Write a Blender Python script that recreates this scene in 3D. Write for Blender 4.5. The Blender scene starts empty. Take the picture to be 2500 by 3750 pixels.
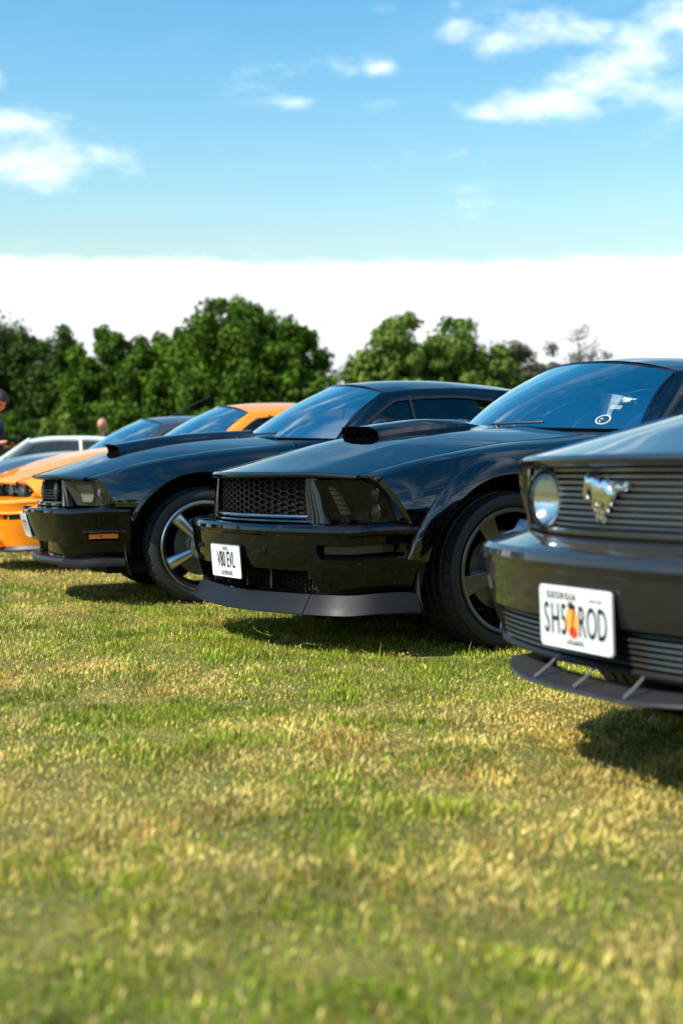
import bpy, math, random
import numpy as np
from mathutils import Vector, Matrix
R = math.radians
scene = bpy.context.scene
COL = scene.collection

# ------------------------------------------------------------------ camera
CAM_H = 0.76
PITCH = math.atan((1875 - 1737) / (50 / 36 * 3750))
cam_d = bpy.data.cameras.new('camera'); cam = bpy.data.objects.new('camera', cam_d); COL.objects.link(cam)
cam.location = (0, 0, CAM_H); cam.rotation_euler = (R(90) - PITCH, 0, 0)
cam_d.sensor_fit = 'VERTICAL'; cam_d.sensor_height = 36; cam_d.sensor_width = 24; cam_d.lens = 50
cam_d.clip_start = 0.05; cam_d.clip_end = 4000
cam_d.dof.use_dof = True; cam_d.dof.focus_distance = 6.25; cam_d.dof.aperture_fstop = 2.3; cam_d.dof.aperture_blades = 9
scene.camera = cam

# ------------------------------------------------------------------ sun, sky, exposure
SUN_EL, SUN_AZ = R(47), R(-120)          # azimuth clockwise from +Y (the view direction): the sun is to the left, a little behind the camera
sun_dir = Vector((math.sin(SUN_AZ) * math.cos(SUN_EL), math.cos(SUN_AZ) * math.cos(SUN_EL), math.sin(SUN_EL)))
sl = bpy.data.lights.new('sun', 'SUN'); sl.energy = 5.0; sl.angle = R(0.53); sl.color = (1.0, 0.955, 0.88)
so = bpy.data.objects.new('sun', sl); COL.objects.link(so)
so.rotation_euler = sun_dir.to_track_quat('Z', 'Y').to_euler(); so.location = (-30, -12, 40)

SKY_G, SKY_H, SKY_S, SKY_V = 1.28, .483, 1.36, 5.0      # contrast, hue, saturation and brightness of the clear sky
def build_world():
    w = bpy.data.worlds.new('World'); scene.world = w; w.use_nodes = True
    nt = w.node_tree; N = nt.nodes; L = nt.links; N.clear()
    def nd(t, **k):
        n = N.new(t)
        for a, b in k.items(): setattr(n, a, b)
        return n
    def mth(op, a, b=None, c=None, clamp=False):
        n = nd('ShaderNodeMath', operation=op, use_clamp=clamp)
        for i, x in enumerate((a, b, c)):
            if x is None: continue
            if isinstance(x, (int, float)): n.inputs[i].default_value = x
            else: L.new(x, n.inputs[i])
        return n.outputs[0]
    out = nd('ShaderNodeOutputWorld'); bg = nd('ShaderNodeBackground')
    L.new(bg.outputs[0], out.inputs[0])
    sky = nd('ShaderNodeTexSky', sky_type='NISHITA', sun_disc=False)
    sky.sun_elevation = SUN_EL; sky.sun_rotation = SUN_AZ; sky.air_density = 1.8; sky.dust_density = 0.3; sky.ozone_density = 2.2
    hsv = nd('ShaderNodeHueSaturation'); hsv.inputs['Hue'].default_value = SKY_H; hsv.inputs['Saturation'].default_value = SKY_S; hsv.inputs['Value'].default_value = SKY_V
    pre = nd('ShaderNodeMixRGB', blend_type='MULTIPLY'); pre.inputs[0].default_value = 1; pre.inputs[2].default_value = (.14, .14, .14, 1); L.new(sky.outputs[0], pre.inputs[1])
    gm = nd('ShaderNodeGamma'); gm.inputs[1].default_value = SKY_G; L.new(pre.outputs[0], gm.inputs[0])
    L.new(gm.outputs[0], hsv.inputs['Color'])
    tc = nd('ShaderNodeTexCoord'); sp = nd('ShaderNodeSeparateXYZ'); L.new(tc.outputs['Generated'], sp.inputs[0])
    x, y, z = sp.outputs
    az = mth('ARCTAN2', x, y); el = mth('ARCSINE', mth('MINIMUM', mth('MAXIMUM', z, -1.0), 1.0))
    # cloud noise: flattened puffs, sampled in azimuth / elevation
    cx = nd('ShaderNodeCombineXYZ'); L.new(mth('MULTIPLY', x, 1.0), cx.inputs[0]); L.new(mth('MULTIPLY', y, 1.0), cx.inputs[1]); L.new(mth('MULTIPLY', z, 2.3), cx.inputs[2])
    def noise(scale, detail, rough, off):
        mp = nd('ShaderNodeMapping'); mp.inputs['Location'].default_value = off; L.new(cx.outputs[0], mp.inputs[0])
        n = nd('ShaderNodeTexNoise'); n.inputs['Scale'].default_value = scale; n.inputs['Detail'].default_value = detail; n.inputs['Roughness'].default_value = rough
        L.new(mp.outputs[0], n.inputs['Vector']); return n.outputs[0]
    n1 = noise(9.0, 9, 0.60, (3.1, 1.7, 0.4)); n2 = noise(34.0, 6, 0.62, (0, 5, 2)); n3 = noise(2.2, 3, 0.5, (1.3, 0.2, 4.4))
    nn = mth('ADD', mth('MULTIPLY', n1, 0.72), mth('MULTIPLY', n2, 0.28))
    # cloud masses of this sky: (azimuth, elevation, half width, half height, amount), all round the compass
    lumps = [(-.2215, .2080, .044, .028, 1.0), (-.236, .228, .03, .018, .8), (-.171, .2106, .025, .016, .42), (-.238, .2632, .012, .012, .7), (-.0303, .2533, .017, .006, .85), (.0217, .2494, .026, .008, .8), (.0019, .2744, .016, .006, .6), (.0278, .2755, .016, .0065, .95), (.0568, .2728, .018, .006, .62), (.0783, .2990, .020, .010, .95), (.079, .316, .010, .012, .6),
             (.112, .2892, .032, .011, 1.0), (.164, .2938, .040, .012, .95), (.208, .2723, .065, .036, 1.05), (.236, .300, .045, .03, .95), (.1425, .2494, .048, .012, 1.05), (.0966, .2463, .032, .008, .85), (.03, .312, .02, .012, .35), (-.16, .328, .05, .012, .35),
             (1.25, .38, .4, .16, 1.1), (2.0, .42, .6, .22, 1.2), (2.8, .42, .4, .16, 1.0), (-2.7, .33, .4, .12, .9), (-1.9, .30, .5, .10, .8), (-.9, .28, .3, .07, .7), (.7, .62, .35, .10, .6), (-.6, .75, .4, .1, .5), (2.4, .85, .5, .12, .6), (-2.2, .75, .4, .12, .6)]
    acc = None
    for a0, e0, wa, we, am in lumps:
        dx = mth('DIVIDE', mth('SUBTRACT', az, a0), wa); dy = mth('DIVIDE', mth('SUBTRACT', el, e0), we)
        g = mth('MULTIPLY', mth('POWER', 2.718, mth('MULTIPLY', mth('ADD', mth('MULTIPLY', dx, dx), mth('MULTIPLY', dy, dy)), -1.0)), am)
        acc = g if acc is None else mth('MAXIMUM', acc, g)
    field = mth('ADD', mth('MULTIPLY', acc, 0.40), mth('MULTIPLY_ADD', mth('SUBTRACT', nn, .5), 1.9, .5))
    field = mth('ADD', field, mth('MULTIPLY', mth('SUBTRACT', n3, .5), .12))
    mr = nd('ShaderNodeMapRange', interpolation_type='SMOOTHSTEP'); L.new(field, mr.inputs[0])
    mr.inputs['From Min'].default_value = 0.60; mr.inputs['From Max'].default_value = 1.16
    puff = mth('MULTIPLY', mr.outputs[0], 0.92)
    # thin high cirrus in streaks, all over the upper sky
    zz = mth('MAXIMUM', z, .12); cv = nd('ShaderNodeCombineXYZ'); L.new(mth('DIVIDE', mth('ADD', mth('MULTIPLY', x, .8), mth('MULTIPLY', y, .6)), zz), cv.inputs[0]); L.new(mth('MULTIPLY', mth('DIVIDE', mth('SUBTRACT', mth('MULTIPLY', y, .8), mth('MULTIPLY', x, .6)), zz), .22), cv.inputs[1])
    n4 = nd('ShaderNodeTexNoise'); n4.inputs['Scale'].default_value = 2.6; n4.inputs['Detail'].default_value = 8; n4.inputs['Roughness'].default_value = .62; n4.inputs['Distortion'].default_value = .6; L.new(cv.outputs[0], n4.inputs['Vector'])
    mc = nd('ShaderNodeMapRange', interpolation_type='SMOOTHSTEP'); L.new(n4.outputs[0], mc.inputs[0]); mc.inputs['From Min'].default_value = .48; mc.inputs['From Max'].default_value = .78; mc.inputs['To Max'].default_value = .75
    fade = nd('ShaderNodeMapRange', interpolation_type='SMOOTHSTEP'); L.new(el, fade.inputs[0]); fade.inputs['From Min'].default_value = .26; fade.inputs['From Max'].default_value = .48
    puff = mth('MAXIMUM', puff, mth('MULTIPLY', mc.outputs[0], fade.outputs[0]))
    # the cloud bank along the horizon
    edge = mth('ADD', mth('MULTIPLY', mth('SUBTRACT', n2, .5), 0.016), mth('MULTIPLY', mth('SUBTRACT', n1, .5), 0.02))
    mb = nd('ShaderNodeMapRange', interpolation_type='SMOOTHSTEP'); L.new(mth('ADD', el, edge), mb.inputs[0])
    mb.inputs['From Min'].default_value = 0.1425; mb.inputs['From Max'].default_value = 0.152; mb.inputs['To Min'].default_value = 1; mb.inputs['To Max'].default_value = 0
    bank = mb.outputs[0]
    cl = nd('ShaderNodeMixRGB'); bal = nd('ShaderNodeMixRGB', blend_type='MULTIPLY'); bal.inputs[0].default_value = 1; bal.inputs[2].default_value = (1.08, 1.03, 1.18, 1); L.new(hsv.outputs[0], bal.inputs[1])
    L.new(puff, cl.inputs[0]); L.new(bal.outputs[0], cl.inputs[1]); cl.inputs[2].default_value = (5.6, 5.9, 6.2, 1)
    cb = nd('ShaderNodeMixRGB'); L.new(bank, cb.inputs[0]); L.new(cl.outputs[0], cb.inputs[1])
    tone = nd('ShaderNodeMixRGB'); L.new(mth('MULTIPLY', mth('SUBTRACT', n1, .35, clamp=True), 1.6, clamp=True), tone.inputs[0]); tone.inputs[1].default_value = (4.1, 4.2, 4.3, 1); tone.inputs[2].default_value = (7.4, 7.5, 7.6, 1)
    L.new(tone.outputs[0], cb.inputs[2])
    L.new(cb.outputs[0], bg.inputs[0]); bg.inputs[1].default_value = 0.14
build_world()
vs = scene.view_settings; vs.view_transform = 'Standard'; vs.look = 'None'; vs.exposure = 0.80; vs.gamma = 1.0; vs.use_curve_mapping = False
scene.cycles.use_denoising = True; scene.cycles.max_bounces = 10; scene.cycles.transparent_max_bounces = 12
scene.cycles.sample_clamp_indirect = 8

# ------------------------------------------------------------------ materials
MATS = {}
def mat(name, color=(.5, .5, .5), rough=.5, metal=0., coat=0., spec=.5, noise=0., nscale=40., bump=0., trans=0., ior=1.5, coat_ior=1.5):
    if name in MATS: return MATS[name]
    m = bpy.data.materials.new(name); m.use_nodes = True; nt = m.node_tree; b = nt.nodes['Principled BSDF']; L = nt.links
    b.inputs['Base Color'].default_value = (*color, 1); b.inputs['Roughness'].default_value = rough; b.inputs['Metallic'].default_value = metal
    b.inputs['Coat Weight'].default_value = coat; b.inputs['Coat Roughness'].default_value = .012; b.inputs['Coat IOR'].default_value = coat_ior; b.inputs['Specular IOR Level'].default_value = spec; b.inputs['IOR'].default_value = ior
    b.inputs['Transmission Weight'].default_value = trans
    if noise or bump:
        tc = nt.nodes.new('ShaderNodeTexCoord'); n = nt.nodes.new('ShaderNodeTexNoise'); n.inputs['Scale'].default_value = nscale; n.inputs['Detail'].default_value = 6
        L.new(tc.outputs['Object'], n.inputs['Vector'])
        if noise:
            mx = nt.nodes.new('ShaderNodeMixRGB'); L.new(n.outputs[0], mx.inputs[0])
            mx.inputs[1].default_value = (*[c * (1 - noise) for c in color], 1); mx.inputs[2].default_value = (*[min(1, c * (1 + noise)) for c in color], 1)
            L.new(mx.outputs[0], b.inputs['Base Color'])
            mr = nt.nodes.new('ShaderNodeMapRange'); L.new(n.outputs[0], mr.inputs[0]); mr.inputs['To Min'].default_value = max(0, rough * (1 - noise)); mr.inputs['To Max'].default_value = min(1, rough * (1 + noise))
            L.new(mr.outputs[0], b.inputs['Roughness'])
        if bump:
            bp = nt.nodes.new('ShaderNodeBump'); bp.inputs['Strength'].default_value = bump; bp.inputs['Distance'].default_value = .002; L.new(n.outputs[0], bp.inputs['Height']); L.new(bp.outputs[0], b.inputs['Normal'])
    MATS[name] = m; return m

def glass_mat(name, tint, rough=0.0, f0=.042, gain=1.7):
    """thin automotive glass: tinted straight-through light plus a Fresnel reflection"""
    if name in MATS: return MATS[name]
    m = bpy.data.materials.new(name); m.use_nodes = True; nt = m.node_tree; N = nt.nodes; L = nt.links; N.clear()
    o = N.new('ShaderNodeOutputMaterial'); mx = N.new('ShaderNodeMixShader'); tr = N.new('ShaderNodeBsdfTransparent'); gl = N.new('ShaderNodeBsdfGlossy'); fr = N.new('ShaderNodeLayerWeight')
    tr.inputs[0].default_value = (*tint, 1); gl.inputs['Roughness'].default_value = rough; gl.inputs[0].default_value = (.90, 1, .97, 1); fr.inputs[0].default_value = .5
    def mm(op, a, b):
        n = N.new('ShaderNodeMath'); n.operation = op; n.use_clamp = op == 'MULTIPLY'
        for k, q in enumerate((a, b)):
            if isinstance(q, float): n.inputs[k].default_value = q
            else: L.new(q, n.inputs[k])
        return n.outputs[0]
    f = mm('ADD', mm('MULTIPLY', mm('POWER', fr.outputs['Facing'], 5.0), 1 - f0), f0)     # Schlick's Fresnel, the same from either face
    L.new(mm('MULTIPLY', f, gain), mx.inputs[0]); L.new(tr.outputs[0], mx.inputs[1]); L.new(gl.outputs[0], mx.inputs[2]); L.new(mx.outputs[0], o.inputs[0])   # both faces of the pane
    MATS[name] = m; return m

def paint(name, color, metal=0.0, rough=.28, flake=0., ior=1.78):
    return mat(name, color, rough=rough, metal=metal, coat=1.0, coat_ior=ior, spec=.0, noise=flake, nscale=900 if flake else 40)

M_BLACK = paint('black_paint', (.0012, .0013, .0018))
M_BLACK_DIM = paint('black_paint_dimmed', (.0012, .0013, .0018), ior=1.42); M_GREY_DIM = paint('grey_paint_dimmed', (.026, .0255, .0275), metal=.6, rough=.40, flake=.12, ior=1.42)   # dimmed copies of the body paints: weaker coat reflection keeps front bumpers dark
M_GREY = paint('grey_metallic_paint', (.026, .0255, .0275), metal=.6, rough=.40, flake=.12)
M_ORANGE = paint('orange_paint', (.90, .255, .006), metal=.10, rough=.35)
M_SLATE = paint('slate_paint', (.05, .055, .065), metal=.4, rough=.35)
M_WHITE = mat('white_car_paint', (.78, .79, .78), rough=.25, coat=.8)
M_SATIN = mat('satin_black_plastic', (.006, .0065, .0075), rough=.46, noise=.25, nscale=14, spec=.14)
M_PLAST = mat('black_plastic', (.008, .008, .0085), rough=.42)
M_GLOSSP = mat('gloss_black_trim', (.004, .004, .0045), rough=.06)
M_SHUT = mat('shadow_gap', (.002, .002, .002), rough=.9)
M_RUB = mat('tyre_rubber', (.011, .011, .0115), rough=.62, noise=.3, nscale=60, bump=.15)
M_CHROME = mat('chrome', (.86, .87, .88), rough=.05, metal=1)
M_ALU = mat('brushed_aluminium', (.52, .53, .52), rough=.30, metal=1, noise=.12, nscale=120)
M_ALLOY = mat('silver_alloy', (.58, .61, .62), rough=.33, metal=1, noise=.06, nscale=30)
M_LIPA = mat('machined_alloy_lip', (.55, .56, .56), rough=.2, metal=1)
M_GUN = mat('machined_dark_alloy', (.26, .26, .257), rough=.28, metal=1)
M_BLKALLOY = mat('black_alloy', (.006, .006, .0065), rough=.18, coat=.5)
M_DISC = mat('brake_steel', (.20, .195, .19), rough=.38, metal=1, noise=.2, nscale=60)
M_GLASS = glass_mat('windscreen_glass', (.60, .73, .71), f0=.23, gain=2.0)
M_TINT = glass_mat('tinted_side_glass', (.12, .15, .145))
M_SMOKE = glass_mat('smoked_lens', (.36, .36, .34), gain=.6)
M_CLEAR = glass_mat('clear_lens', (.93, .94, .92))
M_AMBER = mat('amber_lens', (.95, .22, .012), rough=.22, coat=.6)
M_PLATE = mat('plate_white', (.56, .58, .57), rough=.32, coat=.3)
M_INK = mat('plate_ink', (.006, .006, .008), rough=.4)
M_CABIN = mat('cabin_fabric', (.02, .021, .022), rough=.8, noise=.3, nscale=30)
M_SEAT = mat('seat_leather', (.045, .05, .052), rough=.5, noise=.2, nscale=20)
M_REFL = mat('lamp_reflector', (.75, .76, .74), rough=.12, metal=1)
M_HOUSE = mat('lamp_housing_grey', (.11, .105, .08), rough=.2)
M_LED = mat('led_strip_plastic', (.13, .135, .13), rough=.15, coat=.5)
M_STICK = mat('sticker_white', (.30, .36, .34), rough=.6)
M_PEACH = mat('peach_orange', (.85, .30, .05), rough=.4); M_PEACHR = mat('peach_red', (.75, .05, .015), rough=.4); M_LEAFB = mat('peach_leaf', (.07, .035, .012), rough=.5)
M_SKIN = mat('skin', (.50, .22, .15), rough=.5, noise=.1, nscale=20)
M_HAIR = mat('dark_hair', (.014, .010, .008), rough=.6, noise=.3, nscale=60)
M_SHIRT = mat('dark_shirt', (.012, .013, .018), rough=.8, noise=.3, nscale=25)
M_SHIRTB = mat('navy_top', (.022, .028, .075), rough=.8, noise=.3, nscale=25)
M_JEANS = mat('denim', (.02, .025, .04), rough=.85, noise=.3, nscale=40)
M_SHOE = mat('shoe_leather', (.02, .018, .016), rough=.6)
M_EYE = mat('eye_dark', (.01, .008, .006), rough=.2)

# ------------------------------------------------------------------ mesh helpers
def pch(xs, ys):
    """monotone cubic interpolation through the points, clamped at the ends"""
    x = np.array(xs, float); y = np.array(ys, float); h = np.diff(x); d = np.diff(y) / h; n = len(x); m = np.zeros(n)
    m[0], m[-1] = d[0], d[-1]
    for i in range(1, n - 1):
        if d[i - 1] * d[i] > 0:
            w1, w2 = 2 * h[i] + h[i - 1], h[i] + 2 * h[i - 1]; m[i] = (w1 + w2) / (w1 / d[i - 1] + w2 / d[i])
    def f(t):
        t = np.clip(np.asarray(t, float), x[0], x[-1]); i = np.clip(np.searchsorted(x, t) - 1, 0, n - 2); u = (t - x[i]) / h[i]
        r = (2*u**3 - 3*u**2 + 1)*y[i] + (u**3 - 2*u**2 + u)*h[i]*m[i] + (-2*u**3 + 3*u**2)*y[i+1] + (u**3 - u**2)*h[i]*m[i+1]
        return float(r) if r.ndim == 0 else r
    return f
def sm(t): t = min(1., max(0., t)); return t * t * (3 - 2 * t)
def lerp(a, b, t): return a + (b - a) * t

class MB:
    """collects shapes for ONE mesh object"""
    def __init__(s): s.v = []; s.f = []; s.m = []
    def add(s, v, f, m=0):
        o = len(s.v); s.v += [tuple(map(float, p)) for p in v]; s.f += [tuple(i + o for i in q) for q in f]; s.m += [m] * len(f); return s
    def grid(s, P, cu=False, cv=False, m=0, skip=None):
        n, k = len(P), len(P[0]); v = [p for r in P for p in r]; f = []
        for i in range(n if cu else n - 1):
            for j in range(k if cv else k - 1):
                if skip and skip(i, j): continue
                a, b = i, (i + 1) % n; c, d = j, (j + 1) % k
                f.append((a * k + c, b * k + c, b * k + d, a * k + d))
        return s.add(v, f, m)
    def box(s, c, h, rot=None, m=0):
        v = []
        for i in (-1, 1):
            for j in (-1, 1):
                for k in (-1, 1):
                    p = Vector((i * h[0], j * h[1], k * h[2]))
                    if rot is not None: p = rot @ p
                    v.append((c[0] + p.x, c[1] + p.y, c[2] + p.z))
        return s.add(v, [(0, 1, 3, 2), (4, 6, 7, 5), (0, 4, 5, 1), (2, 3, 7, 6), (0, 2, 6, 4), (1, 5, 7, 3)], m)
    def tube(s, pts, rad, n=10, cap=True, m=0, flat=1.0):
        P = [Vector(p) for p in pts]; k = len(P); rr = rad if hasattr(rad, '__len__') else [rad] * k; rows = []
        up = Vector((0, 0, 1))
        for i in range(k):
            t = (P[min(i + 1, k - 1)] - P[max(i - 1, 0)]).normalized()
            a = t.cross(up)
            if a.length < 1e-3: a = t.cross(Vector((0, 1, 0)))
            a.normalize(); b = a.cross(t).normalized()
            rows.append([tuple(P[i] + (a * math.cos(q) * flat + b * math.sin(q)) * rr[i]) for q in [2 * math.pi * j / n for j in range(n)]])
        o = len(s.v); s.grid(rows, cv=True, m=m)
        if cap:
            s.f += [tuple(o + j for j in range(n)), tuple(o + (k - 1) * n + j for j in reversed(range(n)))]; s.m += [m, m]
        return s
    def lathe_y(s, prof, n=48, c=(0, 0, 0), m=0, mod=None):
        """revolve (radius, y) about the Y axis"""
        rows = []
        for j in range(n):
            a = 2 * math.pi * j / n
            rows.append([(c[0] + (r + (mod(j, i) if mod else 0)) * math.cos(a), c[1] + y, c[2] + (r + (mod(j, i) if mod else 0)) * math.sin(a)) for i, (r, y) in enumerate(prof)])
        return s.grid(rows, cu=True, m=m)
    def ball(s, c, r, n=12, k=8, m=0):
        rr = r if hasattr(r, '__len__') else (r, r, r); rows = []
        for i in range(k + 1):
            t = math.pi * i / k
            rows.append([(c[0] + rr[0] * math.sin(t) * math.cos(2 * math.pi * j / n), c[1] + rr[1] * math.sin(t) * math.sin(2 * math.pi * j / n), c[2] + rr[2] * math.cos(t)) for j in range(n)])
        return s.grid(rows, cv=True, m=m)
    def prism(s, poly, d0, d1, fn, m=0):
        """extrude a 2-D outline: fn(u, v, depth) gives the point"""
        n = len(poly); v = [fn(u, w, d0) for u, w in poly] + [fn(u, w, d1) for u, w in poly]
        return s.add(v, [tuple(range(n)), tuple(reversed(range(n, 2 * n)))] + [(i, (i + 1) % n, n + (i + 1) % n, n + i) for i in range(n)], m)
    def build(s, name, mats, parent=None, sharp=32, car=True, label=None, kind=None, sub=0):
        v = np.array(s.v, float)
        if car: v = v * np.array([-1., 1., 1.])
        me = bpy.data.meshes.new(name); me.from_pydata(v.tolist(), [], s.f); 
        mats = mats if isinstance(mats, (list, tuple)) else [mats]
        for q in mats: me.materials.append(q)
        if len(mats) > 1: me.polygons.foreach_set('material_index', s.m)
        me.shade_smooth(); me.set_sharp_from_angle(angle=R(sharp)); me.update()
        o = bpy.data.objects.new(name, me); COL.objects.link(o)
        if parent: o.parent = parent
        if label: o['label'] = label
        if kind: o['kind'] = kind
        return o
def tag(o, label, cat, group=None, kind=None):
    if label: o['label'] = label
    if cat: o['category'] = cat
    if group: o['group'] = group
    if kind: o['kind'] = kind
    return o
def empty(name, loc, rz=0.):
    o = bpy.data.objects.new(name, None); COL.objects.link(o); o.location = loc; o.rotation_euler = (0, 0, rz); o.empty_display_size = .3; return o
def text_mesh(txt, size, sx, fn, mb, m=0, depth=.0012, spacing=1.0, bold=0.0):
    """lettering as real raised geometry: fn(u, v, depth) places it"""
    cu = bpy.data.curves.new('t', 'FONT'); cu.body = txt; cu.size = size; cu.align_x = 'CENTER'; cu.align_y = 'CENTER'; cu.space_character = spacing; cu.offset = bold; cu.resolution_u = 4
    ob = bpy.data.objects.new('t', cu); COL.objects.link(ob); dg = bpy.context.evaluated_depsgraph_get(); me = bpy.data.meshes.new_from_object(ob.evaluated_get(dg))
    v = [fn(p.co.x * sx, p.co.y, depth) for p in me.vertices]; f = [tuple(q.vertices) for q in me.polygons]
    mb.add(v, f, m); bpy.data.objects.remove(ob); bpy.data.curves.remove(cu); bpy.data.meshes.remove(me)

# ------------------------------------------------------------------ ground (structure)
def build_ground():
    mb = MB(); n = 60
    rows = []
    for i in range(n + 1):
        y = -60 + 700 * (i / n) ** 2.2
        rows.append([(lerp(-420, 420, j / 24), y, 0) for j in range(25)])
    mb.grid(rows)
    m = bpy.data.materials.new('turf'); m.use_nodes = True; nt = m.node_tree; L = nt.links; b = nt.nodes['Principled BSDF']; b.inputs['Roughness'].default_value = .9; b.inputs['Specular IOR Level'].default_value = .1
    tc = nt.nodes.new('ShaderNodeTexCoord')
    def nz(s, d=5, r=.6):
        n = nt.nodes.new('ShaderNodeTexNoise'); n.inputs['Scale'].default_value = s; n.inputs['Detail'].default_value = d; n.inputs['Roughness'].default_value = r; L.new(tc.outputs['Object'], n.inputs['Vector']); return n.outputs[0]
    def mix(f, a, c):
        x = nt.nodes.new('ShaderNodeMixRGB'); L.new(f, x.inputs[0])
        for k, q in ((1, a), (2, c)):
            if isinstance(q, tuple): x.inputs[k].default_value = (*q, 1)
            else: L.new(q, x.inputs[k])
        return x.outputs[0]
    def ramp(f, a, c):
        r = nt.nodes.new('ShaderNodeMapRange'); L.new(f, r.inputs[0]); r.inputs[1].default_value = a; r.inputs[2].default_value = c; return r.outputs[0]
    c1 = mix(ramp(nz(1.7), .40, .62), (.11, .12, .016), (.26, .20, .055))
    c2 = mix(ramp(nz(55, 4), .35, .65), (.045, .06, .012), (.24, .21, .085))
    L.new(mix(ramp(nz(9), .3, .7), c1, c2), b.inputs['Base Color'])
    bp = nt.nodes.new('ShaderNodeBump'); bp.inputs['Strength'].default_value = .8; bp.inputs['Distance'].default_value = .02; L.new(nz(120, 3), bp.inputs['Height']); L.new(bp.outputs[0], b.inputs['Normal'])
    o = mb.build('ground', m, car=False); tag(o, 'mown field of short dry grass', 'ground', kind='structure'); return o
build_ground()

# ------------------------------------------------------------------ cars: shared shape functions, all in metres: s = distance behind the nose, y = to the car's left, z = up
SW, SW2 = .953, 3.673                       # front and rear wheel centres
AR_A, AR_B, AR_Z = .455, .418, .343         # wheel arch ellipse
zT = pch([.28, .6, 1.0, 1.39, 1.47, 1.6, 1.8, 2.4, 3.0, 3.4, 3.9, 4.55], [.755, .828, .895, .932, .942, .953, .962, .972, .985, .995, 1.0, .985])
yT = pch([.28, 1.39, 1.47, 1.6, 1.8, 2.4, 3.0, 3.4, 3.9, 4.55], [.7065, .7065, .711, .735, .785, .79, .785, .765, .70, .66])
zC = pch([.34, .5, .7, 1.0, 1.45, 2, 3, 3.6, 4.1, 4.6], [.751, .79, .832, .862, .885, .893, .905, .93, .93, .90])
yC = pch([.34, .5, .7, 1.0, 1.45, 2, 3, 3.6, 4.1, 4.6], [.785, .802, .818, .828, .838, .85, .85, .86, .84, .76])
YO = pch([.34, .38, .46, .53, .7, .95, 1.5, 2, 3, 3.65, 4.2, 4.6], [.845, .866, .891, .902, .917, .927, .922, .905, .905, .93, .90, .80])
zRe = pch([2.15, 2.4, 2.7, 3.0, 3.3], [1.262, 1.292, 1.304, 1.292, 1.252])
zRc = pch([2.03, 2.3, 2.56, 2.9, 3.25], [1.340, 1.368, 1.376, 1.358, 1.312])
def yside(s, z):
    c, yc, yo = zC(s), yC(s), YO(s); t = (c - z) / (c - .60)
    if t < 1: return yc + (yo - yc) * math.sin(max(t, 0) * math.pi / 2) ** .85
    return yo - .40 * (.60 - z) ** 2
def gside(s, z):
    zb, yb = zT(s), yT(s); return yb - (yb - .575) * max(0., (z - zb) / (1.30 - zb)) ** 1.1
def arch(s, w):
    k = (s - w) / AR_A; return AR_Z + AR_B * math.sqrt(max(0, 1 - k * k))

HORSE = [(-.485, -.055), (-.51, .03), (-.485, .285), (-.44, .485), (-.385, .43), (-.287, .44), (-.175, .39), (-.10, .33), (.01, .385), (.09, .305), (.163, .20), (.22, .115), (.248, .285), (.33, .315), (.417, .255), (.50, .315), (.496, .18), (.417, .115), (.304, .115), (.248, .03), (.19, -.01), (.13, -.14), (.047, -.29), (-.030, -.40), (-.020, -.51), (-.076, -.50), (-.105, -.40), (-.03, -.27), (.01, -.16), (-.045, -.13), (-.085, -.24), (-.12, -.36), (-.155, -.50), (-.205, -.51), (-.175, -.36), (-.155, -.22), (-.165, -.08), (-.215, -.13), (-.225, -.25), (-.275, -.30), (-.293, -.128), (-.30, .03), (-.33, .157), (-.40, .18), (-.428, .07), (-.448, -.047)]

def puff(mb, poly, W, H, dep, fn):
    """cushioned relief of a flat outline: its height grows with the distance from the edge"""
    from mathutils.geometry import delaunay_2d_cdt
    P = np.array(poly) * np.array([W, H]); n = len(P); A, B = P, np.roll(P, -1, 0); st = W / 46
    def dist(p): 
        t = np.clip(((p - A) * (B - A)).sum(1) / ((B - A) ** 2).sum(1), 0, 1); return np.sqrt((((A + (B - A) * t[:, None]) - p) ** 2).sum(1)).min()
    def inside(p):
        c = False
        for (x1, y1), (x2, y2) in zip(A, B):
            if (y1 > p[1]) != (y2 > p[1]) and p[0] < (x2 - x1) * (p[1] - y1) / (y2 - y1) + x1: c = not c
        return c
    V_ = [Vector(p) for p in P]
    for x in np.arange(P[:, 0].min(), P[:, 0].max(), st):
        for y in np.arange(P[:, 1].min(), P[:, 1].max(), st):
            q = np.array([x, y])
            if inside(q) and dist(q) > st * .45: V_.append(Vector(q))
    r = delaunay_2d_cdt(V_, [(i, (i + 1) % n) for i in range(n)], [list(range(n))], 1, 1e-6)
    v = [fn(p.x, p.y, dep * math.sqrt(min(1., dist(np.array(p)) / (W * .075)))) for p in r[0]]; mb.add(v, [tuple(f) for f in r[2]])
    mb.grid([[fn(p[0], p[1], 0) for p in P], [fn(p[0], p[1], -.008) for p in P]], cv=True)

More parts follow.
